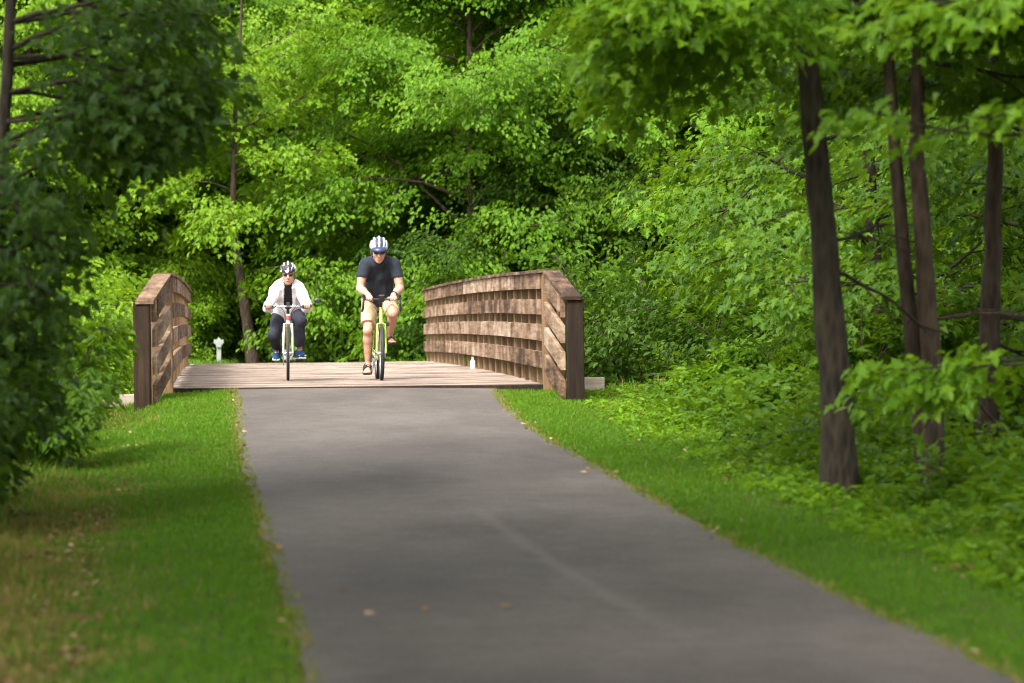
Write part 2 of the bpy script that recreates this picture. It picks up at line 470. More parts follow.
RAILS = [(1.115, 1.295), (.81, .99), (.505, .695), (.19, .38)]
NP = 12
rr = random.Random(11)
for s in (-1, 1):
    # top cap is the body of the railing; posts and boards are its pieces
    capx = s * (HW + .085)
    caps = []
    ys_ = np.linspace(-.21, BLEN, 40)
    rail = strip('railing', [(capx, y, camber(y) + 1.318 + rr.uniform(-.004, .004)) for y in ys_], (s, 0, 0), .21, M_rail, bridge, .038)
    for i in range(NP):
        y = .10 + (BLEN - .2) * i / (NP - 1)
        mb = MB(); top = camber(y) + 1.294
        mb.box((s * (HW + .155), y, (top - .5) / 2), (.19, .19, top + .5), np.array(Matrix.Rotation(rr.uniform(-.02, .02), 3, 'Z')), 0, .008)
        mb.build('post', M_postmid, rail, smooth=False)
        if i < NP - 1:   # a thinner stud half-way
            ym = y + (BLEN - .2) / (NP - 1) / 2
            mb = MB(); top = camber(ym) + 1.294
            mb.box((s * (HW + .115), ym, (top - .1) / 2), (.11, .14, top + .1), None, 0, .006)
            mb.build('stud', M_postmid, rail, smooth=False)
    bays = [0, 4.8, 9.6, 14.4, 19.2, BLEN]
    for (z0, z1) in RAILS:
        for a, b in zip(bays[:-1], bays[1:]):
            yy = np.linspace(a + (.0 if a else -.03), b - .008, 9)
            dz = rr.uniform(-.004, .004)
            strip('rail_board', [(s * (HW + .03 + rr.uniform(-.002, .002)), y, camber(y) + (z0 + z1) / 2 + dz) for y in yy], (s, 0, 0), .048, M_rail, rail, z1 - z0)
    # flared wing, sloping down towards the path
    A = Vector((s * (HW + .02), -.06, 0)); B = Vector((2.19, -2.05, 0)) if s > 0 else Vector((-2.30, -1.95, 0))
    d = (B - A).normalized(); side = Vector((d.y, -d.x, 0)); side = side if side.x * s > 0 else -side
    L = (B - A).length; drop = .315
    def wp(t, z, off): 
        q_ = A + d * (L * t) + side * off
        return (q_.x, q_.y, z - drop * t)
    wing = strip('wing_railing', [wp(.085, 1.331, .09), wp(.5, 1.328, .10), wp(1.09, 1.328, .11)], side, .20, M_rail, bridge, .038)
    mb = MB(); top = 1.297 - drop
    zr = math.atan2(d.y, d.x) - PI / 2
    q_ = B + side * .15 + d * .06
    mb.box((q_.x, q_.y, (top - .8) / 2), (.18, .18, top + .8), np.array(Matrix.Rotation(zr, 3, 'Z')), 0, .008)
    mb.build('post', M_post, wing, smooth=False)
    mb = MB(); mb.box((s * (HW + .085), -.118, .42), (.15, .155, 1.74), None, 0, .008); mb.build('post', M_postmid, wing, smooth=False)
    q_ = A + side * .10 + d * (L * .55)
    mb = MB(); mb.box((q_.x, q_.y, .30), (.09, .14, 1.58), np.array(Matrix.Rotation(zr, 3, 'Z')), 0, .008); mb.build('stud', M_postmid, wing, smooth=False)
    for i, (z0, z1) in enumerate(RAILS):
        t1 = 1.0 if i else .86
        strip('rail_board', [wp(.11, (z0 + z1) / 2, .02), wp(.5, (z0 + z1) / 2, .02), wp(t1, (z0 + z1) / 2, .02)], side, .05, M_rail, wing, z1 - z0 + .01)
    mb = MB(); q_ = wp(.955, 1.19, .03)
    mb.box(q_, (.05, .13, .24), np.array(Matrix.Rotation(zr, 3, 'Z')), 0, .004); mb.build('cleat', M_rail, wing, smooth=False)

def on_bridge(lx, ly, lz=0):
    return (BX + lx * bc - ly * bs, BY0 + lx * bs + ly * bc, BZ + camber(ly) + lz + lx * .0105)

# small white bottle by the right railing
M_white = simple('white_plastic', (.82, .82, .80), .35)
M_cap = simple('grey_cap', (.35, .36, .38), .4)
bt = empty('bottle', on_bridge(HW - .10, 10.7, .008))
tag(bt, 'small white bottle standing on the deck against the right railing', 'bottle')
prof = [(0, .034), (.01, .037), (.10, .037), (.115, .033), (.135, .018), (.15, .016)]
MB().tube([(0, 0, z) for z, r in prof], [r for z, r in prof], 16).build('body', M_white, bt)
MB().tube([(0, 0, .1505), (0, 0, .176)], [.019, .018], 14).build('cap', M_cap, bt)

# white trail marker beyond the bridge
MX, MY = px(219, 73.5), 73.5
mk = empty('trail_marker', (MX, MY, float(terrain(MX, MY))))
tag(mk, 'small white wooden marker post with notched head beyond the left railing', 'marker post')
M_sign = simple('pale_paint', (.20, .225, .20), .6, noise=.12, nscale=9)
MB().box((0, 0, .12), (.085, .06, .62), None, 0, .006).build('post', M_sign, mk, smooth=False)
HP = [(-.045, -.10), (.045, -.10), (.055, -.05), (.10, -.01), (.085, .055), (.045, .045), (0, .095), (-.045, .045), (-.085, .055), (-.10, -.01), (-.055, -.05)]
k = len(HP); V = [[a, yy - .055, .50 + b] for yy in (-.02, .02) for a, b in HP]
F = [list(range(k)), list(range(k, 2 * k))[::-1]] + [[(i + 1) % k, i, i + k, (i + 1) % k + k] for i in range(k)]
MB().add(V, F).build('head_plate', M_sign, mk, smooth=False)

# ------------------------------------------------------------------ bicycles (local: forward = -Y, x = rider's left, front axle at y=0)
M_tyre = simple('tyre_rubber', (.018, .018, .019), .75, noise=.2, nscale=60)
M_alu = simple('brushed_metal', (.55, .55, .56), .3, .9)
M_blk = simple('black_paint', (.02, .02, .022), .45)
M_lime_paint = simple('lime_green_paint', (.34, .48, .045), .3, coat=.6)
M_wht_paint = simple('white_paint', (.75, .75, .72), .3, coat=.6)
M_yel_paint = simple('yellow_paint', (.62, .52, .05), .3, coat=.5)
M_red = simple('red_paint', (.5, .05, .03), .4)
M_glass = simple('mirror_glass', (.1, .11, .12), .1, .6)

def circ(r, n, y=0, z=0, x=0):
    return [(x, y + r * math.cos(2 * PI * i / n), z + r * math.sin(2 * PI * i / n)) for i in range(n)]
def make_wheel(parent, y, r, tw, rimm):
    ty = MB().tube(circ(r - tw, 48, y, r), tw, 10, closed=True).build('wheel', M_tyre, parent)
    MB().tube(circ(r - 2 * tw - .008, 48, y, r), .012, 8, closed=True).build('rim', rimm, ty)
    sp = MB()
    for i in range(28):
        a = 2 * PI * i / 28; sx = .028 if i % 2 else -.028
        b = a + (.35 if i % 4 < 2 else -.35)
        sp.tube([(sx, y + .02 * math.cos(b), r + .02 * math.sin(b)), (0, y + (r - 2 * tw - .01) * math.cos(a), r + (r - 2 * tw - .01) * math.sin(a))], .0015, 4)
    sp.build('spokes', M_alu, ty)
    MB().tube([(-.055, y, r), (-.03, y, r), (.03, y, r), (.055, y, r)], [.012, .022, .022, .012], 12).build('hub', M_alu, ty)
    return ty
def make_bike(label, loc, rz, frame_m, fork_m, dn_m, drop, saddle_z, bar_z, bar_y, crank_a, r=.34, rimm=None):
    b = empty('bicycle', loc, rz); tag(b, label, 'bicycle')
    rimm = rimm or M_alu
    tw = .024 if drop else .019; make_wheel(b, 0, r, tw, rimm); make_wheel(b, 1.03, r, tw, rimm)
    BB = (0, .60, .275); HTt = (0, .135, bar_z - .10); HTb = (0, .085, .735); ST = (0, .60 + (saddle_z - .33) * .29, saddle_z - .12)
    seat_top = (0, BB[1] + .29 * (.50), BB[2] + .50)
    f = MB()
    f.tube([HTb, HTt], .023, 12)
    f.tube([(0, .095, .77), BB], .024, 12, dn_m and 1 or 0)
    f.tube([(0, .128, bar_z - .14), seat_top], .019, 12)
    f.tube([BB, seat_top], .018, 12)
    f.tube([(-.05, BB[1], BB[2]), (.05, BB[1], BB[2])], .026, 12)
    for s in (-1, 1):
        f.tube([(s * .03, BB[1] + .03, BB[2]), (s * .05, .80, .30), (s * .062, 1.03, r)], [.014, .012, .009], 8)
        f.tube([(s * .014, seat_top[1], seat_top[2] - .02), (s * .045, .85, .56), (s * .062, 1.03, r)], [.010, .009, .008], 8)
    f.build('frame', [frame_m, dn_m or frame_m], b)
    fk = MB()
    fk.tube([HTb, (0, .075, .71)], .022, 10)
    for s in (-1, 1):
        fk.tube([(0, .078, .715), (s * .045, .072, .70), (s * .055, .045, .55), (s * .058, 0, r)], [.018, .017, .014, .009], 10)
    fk.build('fork', fork_m, b)
    MB().tube([seat_top, ST, (0, ST[1], saddle_z - .04)], .014, 10).build('seatpost', M_blk, b)
    sd = MB(); P = []; 
    sd.tube([(0, ST[1] - .17, saddle_z - .03), (0, ST[1] - .06, saddle_z - .02), (0, ST[1] + .05, saddle_z - .02), (0, ST[1] + .12, saddle_z - .02)], [.022, .035, .062, .06], 12)
    sd.build('saddle', M_blk, b)
    st = MB().tube([HTt, (0, .12, bar_z - .05), (0, bar_y, bar_z)], .020, 10).build('stem', M_blk, b)
    hb = MB()
    if drop:
        half = [(0, bar_y, bar_z), (.17, bar_y, bar_z + .005), (.215, bar_y - .02, bar_z), (.225, bar_y - .085, bar_z - .01), (.228, bar_y - .11, bar_z - .05), (.232, bar_y - .085, bar_z - .115), (.238, bar_y - .02, bar_z - .14), (.24, bar_y + .05, bar_z - .14)]
        pts = [(-x, y, z) for x, y, z in half[:0:-1]] + half
        hb.tube(pts, .0145, 10)
        hbo = hb.build('handlebar', M_blk, b)
        for s in (-1, 1):
            MB().tube([(s * .222, bar_y - .05, bar_z + .008), (s * .225, bar_y - .11, bar_z + .025), (s * .226, bar_y - .135, bar_z + .06)], [.017, .019, .014], 10).build('brake_hood', M_blk, hbo)
            MB().tube([(s * .226, bar_y - .135, bar_z + .03), (s * .229, bar_y - .15, bar_z - .03), (s * .235, bar_y - .13, bar_z - .10)], [.008, .008, .007], 6).build('brake_lever', M_blk, hbo)
        MB().box((0, bar_y - .06, bar_z + .015), (.075, .03, .10), np.array(Matrix.Rotation(.5, 3, 'X')), 0, .01).build('bar_bag', M_blk, hbo)
        cb = MB()
        for s in (-1, 1):
            cb.tube([(s * .2, bar_y - .12, bar_z + .02), (s * .1, bar_y - .16, bar_z - .07), (s * .03, bar_y - .02, bar_z - .20), (s * .045, .03, .62)], .003, 5)
        cb.build('cable', M_blk, hbo)
    else:
        pts = [(-.285, bar_y + .035, bar_z + .005), (-.12, bar_y, bar_z), (.12, bar_y, bar_z), (.285, bar_y + .035, bar_z + .005)]
        hb.tube(pts, .012, 10); hbo = hb.build('handlebar', M_alu, b)
        for s in (-1, 1):
            MB().tube([(s * .175, bar_y + .015, bar_z + .0025), (s * .293, bar_y + .036, bar_z + .0052)], .017, 12).build('grip', M_blk, hbo)
            MB().tube([(s * .155, bar_y + .0, bar_z), (s * .17, bar_y - .05, bar_z - .02), (s * .25, bar_y - .055, bar_z - .03)], .007, 6).build('brake_lever', M_blk, hbo)
        cb = MB()
        for s in (-1, 1):
            cb.tube([(s * .17, bar_y - .01, bar_z), (s * .11, bar_y - .10, bar_z + .02), (s * .04, bar_y - .09, bar_z - .08), (s * .03, .05, .70)], .004, 6)
        cb.build('cable', M_blk, hbo)
        mr = MB().tube([(.285, bar_y + .035, bar_z + .005), (.34, bar_y + .0, bar_z + .05)], .006, 6)
        mr.build('mirror_arm', M_blk, hbo)
        mo = MB().ball((.365, bar_y - .01, bar_z + .075), (.048, .014, .032), 14, 8).build('mirror', M_blk, hbo)
        MB().box((0, bar_y - .03, bar_z + .03), (.05, .03, .04), None, 0, .006).build('headlight', M_blk, hbo)
        MB().tube([(0, .087, .745), (0, .10, .80)], .0245, 12).build('head_badge_band', M_red, b)
    # crankset: rider's right side (-x) carries the chainring
    ck = MB().tube(circ(.09, 36, BB[1], BB[2], -.058), .006, 6, closed=True)
    for i in range(5):
        a = i * 2 * PI / 5
        ck.tube([(-.058, BB[1], BB[2]), (-.058, BB[1] + .088 * math.cos(a), BB[2] + .088 * math.sin(a))], .006, 6)
    cko = ck.build('crankset', M_alu, b)
    ped = {}
    for s, a in ((-1, crank_a), (1, crank_a + PI)):
        e = (s * .085, BB[1] + .17 * math.cos(a), BB[2] + .17 * math.sin(a))
        MB().tube([(s * .07, BB[1], BB[2]), e], [.014, .010], 8).build('crank_arm', M_alu, cko)
        MB().box((s * .135, e[1], e[2]), (.085, .09, .022), None, 0, .005).build('pedal', M_blk, cko)
        ped[s] = (s * .135, e[1], e[2] + .012)
    ch = MB()
    ch.tube([(-.058, BB[1], BB[2] + .09), (-.058, 1.03, r + .045)], .005, 5); ch.tube([(-.058, BB[1], BB[2] - .09), (-.058, 1.0, r - .10), (-.058, 1.03, r - .045)], .005, 5)
    ch.build('chain', M_alu, b)
    cs = MB().tube([(-.05, 1.03, r), (-.03, 1.03, r)], [.045, .035], 20).build('cassette', M_alu, b)
    MB().tube([(-.06, 1.03, r - .03), (-.065, 1.02, r - .09), (-.06, .99, r - .12)], [.015, .012, .012], 8).build('derailleur', M_blk, b)
    if drop:
        MB().tube([(0, .27, .60), (0, .36, .50)], [.036, .036], 14).build('water_bottle', M_white, b)
        for s in (-1,):
            MB().box((.075, .09, .70), (.05, .04, .05), None, 0, .01).build('headlight', M_blk, b)
    return b, ped

# ------------------------------------------------------------------ figures as one smooth skin (surface nets over a blended distance field)
class Field:
    def __init__(s, lo, hi, h):
        s.lo = np.array(lo, float); s.h = h
        s.n = np.ceil((np.array(hi) - s.lo) / h).astype(int) + 1
        s.F = np.full(s.n, 1.0, np.float32)
    def _box(s, lo, hi):
        a = np.clip(np.floor((np.array(lo) - s.lo) / s.h).astype(int), 0, s.n - 1)
        b = np.clip(np.ceil((np.array(hi) - s.lo) / s.h).astype(int) + 1, 1, s.n)
        sl = tuple(slice(i, j) for i, j in zip(a, b))
        ax = [s.lo[i] + s.h * np.arange(a[i], b[i]) for i in range(3)]
        return sl, np.stack(np.meshgrid(*ax, indexing='ij'), -1)
    @staticmethod
    def smin(a, b, k):
        if k <= 0: return np.minimum(a, b)
        h = np.clip(.5 + .5 * (b - a) / k, 0, 1)
        return b * (1 - h) + a * h - k * h * (1 - h)
    def _apply(s, sl, d, k, op):
        if op == 'add': s.F[sl] = s.smin(s.F[sl], d, k)
        else: s.F[sl] = -s.smin(-s.F[sl], d, k)
    def cone(s, a, b, ra, rb, k=.02, op='add', clip=None, sx=1.0):
        a = np.array(a, float); b = np.array(b, float); m = max(ra, rb) * max(1, sx) + k + 3 * s.h
        sl, P = s._box(np.minimum(a, b) - m, np.maximum(a, b) + m)
        ab = b - a; L2 = ab.dot(ab) + 1e-12
        t = np.clip(((P - a) @ ab) / L2, 0, 1)
        dv = P - a - t[..., None] * ab
        if sx != 1.0: dv = dv / np.array([sx, 1, 1])
        d = np.sqrt((dv ** 2).sum(-1)) - (ra + (rb - ra) * t)
        if clip is not None:
            for (pt, nv) in clip:
                nv = np.array(nv, float); nv /= np.linalg.norm(nv)
                d = np.maximum(d, (P - np.array(pt)) @ nv)
        s._apply(sl, d.astype(np.float32), k, op)
        return s
    def ell(s, c, r, k=.02, rot=None, op='add', clip=None):
        c = np.array(c, float); r = np.array(r, float); m = r.max() + k + 3 * s.h
        sl, P = s._box(c - m, c + m)
        Q = P - c
        if rot is not None: Q = Q @ np.array(rot, float)
        k0 = np.sqrt(((Q / r) ** 2).sum(-1)); k1 = np.sqrt(((Q / r ** 2) ** 2).sum(-1)) + 1e-9
        d = k0 * (k0 - 1) / k1
        if clip is not None:
            for (pt, nv) in clip:
                nv = np.array(nv, float); nv /= np.linalg.norm(nv)
                d = np.maximum(d, (P - np.array(pt)) @ nv)
        s._apply(sl, d.astype(np.float32), k, op)
        return s
    def cut(s, pt, nv):
        ax = [s.lo[i] + s.h * np.arange(s.n[i]) for i in range(3)]
        nv = np.array(nv, float); nv /= np.linalg.norm(nv)
        P = np.stack(np.meshgrid(*ax, indexing='ij'), -1)
        s.F = np.maximum(s.F, ((P - np.array(pt)) @ nv).astype(np.float32)); return s
    def folds(s, amp, fr=1.0):
        ax = [s.lo[i] + s.h * np.arange(s.n[i]) for i in range(3)]
        X, Y, Z = np.meshgrid(*ax, indexing='ij')
        w = np.sin(fr * (38 * Z + 22 * X + 5 * np.sin(17 * X + 9 * Y))) + .7 * np.sin(fr * (55 * Z - 41 * X + 21 * Y)) + .5 * np.sin(fr * (90 * X + 13 * Z + 60 * Y))
        s.F = s.F + (amp * w).astype(np.float32); return s
    def mesh(s, name, mats):
        F = s.F; ins = F < 0
        nx, ny_, nz = F.shape
        c = [(i, j, k) for i in (0, 1) for j in (0, 1) for k in (0, 1)]
        sub = lambda A, o: A[o[0]:nx - 1 + o[0], o[1]:ny_ - 1 + o[1], o[2]:nz - 1 + o[2]]
        cnt = sum(sub(ins, o).astype(np.int8) for o in c)
        act = np.argwhere((cnt > 0) & (cnt < 8))
        idx = -np.ones((nx - 1, ny_ - 1, nz - 1), np.int64)
        idx[tuple(act.T)] = np.arange(len(act))
        acc = np.zeros((len(act), 3)); num = np.zeros(len(act))
        for o in c:
            for ax in range(3):
                if o[ax] == 0:
                    o2 = list(o); o2[ax] = 1
                    f0 = F[tuple((act + np.array(o)).T)]; f1 = F[tuple((act + np.array(o2)).T)]
                    ok = (f0 < 0) != (f1 < 0)
                    t = np.where(ok, f0 / np.where(ok, f0 - f1, 1), 0)
                    pnt = np.array(o, float)[None].repeat(len(act), 0); pnt[:, ax] += t
                    acc += pnt * ok[:, None]; num += ok
        V = s.lo + s.h * (act + acc / num[:, None])
        Q = []
        for ax in range(3):
            o1, o2 = (ax + 1) % 3, (ax + 2) % 3
            sl0 = [slice(None)] * 3; sl1 = [slice(None)] * 3
            sl0[ax] = slice(0, -1); sl1[ax] = slice(1, None)
            a0 = ins[tuple(sl0)]; a1 = ins[tuple(sl1)]
            E = np.argwhere(a0 != a1)
            E = E[(E[:, o1] > 0) & (E[:, o2] > 0) & (E[:, o1] < F.shape[o1] - 1) & (E[:, o2] < F.shape[o2] - 1)]
            flip = ~a0[tuple(E.T)]
            cells = []
            for (u, v) in ((1, 1), (0, 1), (0, 0), (1, 0)):
                e = E.copy(); e[:, o1] -= u; e[:, o2] -= v
                cells.append(idx[tuple(e.T)])
            q_ = np.stack(cells, -1)
            q_[flip] = q_[flip][:, ::-1]
            Q.append(q_)
        Q = np.concatenate(Q)
        return mesh_data(name, V, Q.ravel(), np.arange(len(Q)) * 4, mats, True)

def ik(a, b, l1, l2, pole):
    a, b, pole = Vector(a), Vector(b), Vector(pole)
    d = b - a; L = min(d.length, (l1 + l2) * .999)
    x = (l1 * l1 - l2 * l2 + L * L) / (2 * L)
    h = math.sqrt(max(l1 * l1 - x * x, 1e-6))
    u = d.normalized(); w = (pole - u * pole.dot(u)).normalized()
    return a + u * x + w * h

def skin_mat(name, col):
    m, nt, out = mat(name)
    b = nd(nt, 'ShaderNodeBsdfPrincipled')
    tc = nd(nt, 'ShaderNodeTexCoord'); n = nd(nt, 'ShaderNodeTexNoise'); n.inputs['Scale'].default_value = 14; n.inputs['Detail'].default_value = 5
    nt.links.new(tc.outputs['Object'], n.inputs['Vector'])
    c = ramp(nt, [(.3, (col[0] * .85, col[1] * .72, col[2] * .70)), (.7, col)], n.outputs[0])
    nt.links.new(c, b.inputs['Base Color']); b.inputs['Roughness'].default_value = .5
    b.inputs['Subsurface Weight'].default_value = .12; b.inputs['Subsurface Radius'].default_value = (.012, .005, .003)
    nt.links.new(b.outputs[0], out.inputs[0]); return m

def person(S):
    """S: dict of measures in the bicycle's frame"""
    sk = S['skin']; g = S.get('girth', 1.0)
    hip, sh, neck, head = Vector(S['hip']), Vector(S['sh']), Vector(S['neck']), Vector(S['head'])
    lo = (-.48, -.25, -.02); hi = (.48, 1.15, S['head'][2] + .26)
    B = Field(lo, hi, .0075)
    ts = S['tscale']
    # trunk
    spine = [hip + (sh - hip) * t + Vector((0, .05 * math.sin(PI * t), .02 * math.sin(PI * t))) for t in (0, .33, .68, 1)]
    def trunk(Fd, inf, upto=4):
        Fd.cone(spine[0], spine[1], .115 * g + inf, .112 * g + inf, .05, sx=1.25)
        Fd.cone(spine[1], spine[2], .112 * g + inf, .122 * g + inf, .05, sx=1.28)
        Fd.cone(spine[2], spine[3] + Vector((0, 0, -.02)), .122 * g + inf, .075 + inf, .05, sx=1.35)
        for s_ in (-1, 1):
            Fd.cone(spine[3] + Vector((s_ * .05, 0, .0)), Vector((s_ * (S['shw'] - .03), sh.y, sh.z - .035)), .064 + inf, .052 + inf, .05)
            Fd.ell(spine[2] + Vector((s_ * .075, -.06, .0)), (.085 + inf, .06 + inf, .085 + inf), .04)
        return Fd
    trunk(B, -.012)
    B.cone(neck, head + Vector((0, .02, -.06)), .062 * ts + .002, .056 * ts, .03)
    arms = {}; legs = {}
    for s_ in (-1, 1):
        S0 = Vector((s_ * S['shw'], sh.y, sh.z - .055)); W = Vector(S['wrist']); W = Vector((W.x * s_, W.y, W.z))
        El = ik(S0, W, S['ua'], S['fa'], Vector((s_ * S.get('elb', .3), .45, -.55)))
        arms[s_] = (S0, El, W)
        r = S['armr']
        B.cone(S0, El, r * 1.12, r * .84, .03)
        B.cone(S0 + (El - S0) * .35 + Vector((0, -.012, 0)), S0 + (El - S0) * .7 + Vector((0, -.012, 0)), r * .8, r * .72, .03)
        B.cone(El, El + (W - El) * .35, r * .84, r * .86, .025)
        B.cone(El + (W - El) * .35, W, r * .86, r * .56, .025)
        # hand closed round the bar
        bx, by, bz = S['grip']; bx *= s_
        if S['bar'] == 'x':
            B.ell((bx, by + .055, bz + .022), (.042, .042, .018), .015, np.array(Matrix.Rotation(.35, 3, 'X')))
            B.cone(W, (bx, by + .05, bz + .02), r * .52, .026, .02)
            for i, (fx, ln) in enumerate(((-.030, .92), (-.010, 1.0), (.010, .97), (.030, .82))):
                x = bx - fx * s_
                q = [(x, by + .022, bz + .034), (x, by - .008, bz + .030), (x, by - .027, bz + .008), (x, by - .024 * ln, bz - .017 * ln), (x, by - .006, bz - .026 * ln)]
                for a_, b_, r0, r1 in zip(q[:-1], q[1:], (.0105, .0098, .0092, .0085), (.0098, .0092, .0085, .0075)):
                    B.cone(a_, b_, r0, r1, .004)
            tq = [(bx - s_ * .038, by + .055, bz + .012), (bx - s_ * .050, by + .025, bz - .010), (bx - s_ * .040, by - .002, bz - .028)]
            B.cone(tq[0], tq[1], .012, .0105, .006); B.cone(tq[1], tq[2], .0105, .009, .004)
        H = Vector((s_ * S['hipw'], hip.y - .01, hip.z - .02)); A_ = Vector(S['ankle'][s_])
        K = ik(H, A_, S['th'], S['ca'], Vector((s_ * S.get('splay', .12), -1, .25)))
        legs[s_] = (H, K, A_)
        l = S['legr']
        B.cone(H, H + (K - H) * .45, l * 1.22, l * 1.05, .05); B.cone(H + (K - H) * .45, K, l * 1.05, l * .74, .03)
        B.ell(K + Vector((0, -.012, 0)), (l * .72, l * .72, l * .80), .02)
        dn = (A_ - K)
        bk = Vector((0, 1, .25)); bk = (bk - dn.normalized() * bk.dot(dn.normalized())).normalized()
        B.cone(K, K + dn * .30 + bk * .018, l * .70, l * .76, .03); B.cone(K + dn * .30 + bk * .018, A_, l * .76, l * .44, .03)
        # foot
        fd = Vector(S['footdir'][s_]).normalized(); heel = A_ + Vector((0, .035, -.045)); ball_ = A_ + fd * .135 + Vector((0, 0, -.062)); toe = A_ + fd * .195 + Vector((0, 0, -.066))
        B.cone(A_, heel, l * .44, .032, .025); B.cone(heel, ball_ + Vector((0, 0, .004)), .032, .03, .02, sx=1.15); B.cone(A_ + Vector((0, -.01, -.01)), ball_ + Vector((0, 0, .006)), l * .42, .024, .025)
        B.cone(ball_ - Vector((0, 0, .004)), toe, .028, .016, .012, sx=1.5)
        for i in range(5):
            o_ = Vector(((-.036 + .018 * i) * -s_, 0, 0)); ln = (.012, .016, .013, .008, .0)[i]
            B.cone(ball_ + o_ + fd * .03, ball_ + o_ + fd * (.062 + ln) + Vector((0, 0, -.006)), .012, .010 if i else .012, .006)
    # head, face towards -Y, pitched
    RM = np.array(Matrix.Rotation(S.get('yaw', 0), 3, 'Z') @ Matrix.Rotation(S['pitch'], 3, 'X'))
    hs = S['hscale']
    def hp(x, y, z): return np.array(head) + RM @ (np.array([x, y, z]) * hs)
    B.ell(hp(0, .012, .035), np.array((.077, .095, .088)) * hs, .02, RM)
    B.ell(hp(0, -.030, -.045), np.array((.060, .064, .070)) * hs, .03, RM)
    B.ell(hp(0, -.058, -.098), np.array((.030, .026, .022)) * hs, .025, RM)
    for s_ in (-1, 1):
        B.ell(hp(s_ * .043, -.062, -.028), np.array((.022, .02, .02)) * hs, .02, RM)
        B.cone(hp(s_ * .012, -.088, .024), hp(s_ * .05, -.074, .026), .011, .009, .012)
        B.ell(hp(s_ * .033, -.098, .004), np.array((.017, .014, .011)) * hs, .01, RM, 'sub')
        B.ell(hp(s_ * .079, .012, -.008), np.array((.009, .021, .033)) * hs, .008, RM)
    B.cone(hp(0, -.088, .012), hp(0, -.112, -.030), .009, .0145, .01); B.cone(hp(-.012, -.098, -.034), hp(.012, -.098, -.034), .008, .008, .006)
    B.cone(hp(-.022, -.086, -.066), hp(.022, -.086, -.066), .006, .006, .004); B.cone(hp(-.018, -.085, -.076), hp(.018, -.085, -.076), .0065, .0065, .004)
    me = B.mesh('person', [sk])
    body = obj('person', me)
    for s_ in (-1, 1):
        e = MB(); c = hp(s_ * .032, -.078, .003); e.ball(c, .0125 * hs, 12, 8, 0); e.ball(c + RM @ np.array((0, -.0085, -.001)), .0062, 8, 6, 1)
        e.build('eye', [M_eyew, M_eyed], body)
    lip = MB().tube([hp(-.024, -.0935, -.068), hp(-.008, -.0975, -.066), hp(.008, -.0975, -.066), hp(.024, -.0935, -.068)], [.003, .0055, .0055, .003], 8)
    lip.build('lips', S['lip'], body)
    gl = MB()
    for s_ in (-1, 1):
        c = hp(s_ * .033, -.098, .004); V0 = MB().ball((0, 0, 0), np.array((.026, .006, .017)) * hs, 14, 8)
        gl.add(np.concatenate(V0.V) @ RM.T + c, V0.F)
        gl.tube([hp(s_ * .056, -.094, .008), hp(s_ * .078, -.05, .008), hp(s_ * .084, .01, .006)], .0035, 6)
    gl.tube([hp(-.012, -.104, .008), hp(.012, -.104, .008)], .003, 6)
    gl.build('glasses', M_lens, body)
    return body, dict(arms=arms, legs=legs, spine=spine, hp=hp, RM=RM, trunk=trunk, lo=lo, hi=hi, hs=hs)

M_lens = simple('dark_lens', (.012, .010, .010), .15)
M_eyew = simple('eye_white', (.7, .68, .65), .2); M_eyed = simple('iris', (.03, .02, .015), .2)
def helmet(body, K, m_shell, m_dark, visor=True, checker=False):
    hp, RM, hs = K['hp'], K['RM'], K['hs']
    hc = np.array(hp(0, .012, .05))
    down = RM @ np.array((0, 0, -1.0))
    H = Field(hc - .26, hc + .26, .005)
    cl = [(hp(0, 0, .038), RM @ np.array((0, .10, -1.0)))]
    H.ell(hc, np.array((.100, .128, .112)) * hs, 0, RM, 'add', cl)
    H.ell(hp(0, .0, .03), np.array((.083, .105, .09)) * hs, 0, RM, 'sub')
    for x in (-.070, -.028, .028, .070):
        w = .021 if abs(x) < .05 else .014
        for (y0, y1) in ((-.115, -.035), (-.005, .085)):
            def top(y): 
                q = 1 - (x / .100) ** 2 - ((y - .012) / .128) ** 2
                return .05 + .112 * math.sqrt(max(q, .05))
            H.cone(hp(x, y0, top(y0) - .004), hp(x * 1.05, (y0 + y1) / 2, top((y0 + y1) / 2)), w, w, .003, 'sub'); H.cone(hp(x * 1.05, (y0 + y1) / 2, top((y0 + y1) / 2)), hp(x, y1, top(y1)), w, w, .003, 'sub')
    ho = obj('helmet', H.mesh('helmet', [m_shell]), body)
    L = Field(hc - .2, hc + .2, .006)
    L.ell(hc, np.array((.092, .119, .103)) * hs, 0, RM, 'add', [(hp(0, 0, .036), RM @ np.array((0, .10, -1.0)))])
    obj('helmet_liner', L.mesh('helmet_liner', [m_dark]), ho)
    if visor:
        Vv = Field(hc - .26, hc + .26, .005)
        Vv.ell(hp(0, -.055, .030), np.array((.086, .098, .05)) * hs, 0, RM, 'add', [(hp(0, 0, .040), RM @ np.array((0, .25, -1.0))), (hp(0, -.07, 0), RM @ np.array((0, 1.0, 0)))])
        Vv.ell(hp(0, -.055, .012), np.array((.080, .094, .048)) * hs, 0, RM, 'sub')
        obj('visor', Vv.mesh('visor', [M_visor]), ho)
    st = MB()
    for s_ in (-1, 1):
        st.tube([hp(s_ * .082, .0, .045), hp(s_ * .083, -.012, -.03), hp(s_ * .062, -.03, -.092), hp(0, -.035, -.128)], .005, 6)
    st.build('chin_strap', m_dark, ho)
    return ho
M_visor = simple('navy_visor', (.025, .035, .09), .35)
M_shell_w = simple('white_helmet_shell', (.40, .41, .45), .3, coat=.4)
M_shell_d = simple('navy_helmet_liner', (.03, .035, .06), .6)
M_shell_d2 = simple('black_helmet_liner', (.015, .015, .017), .6)

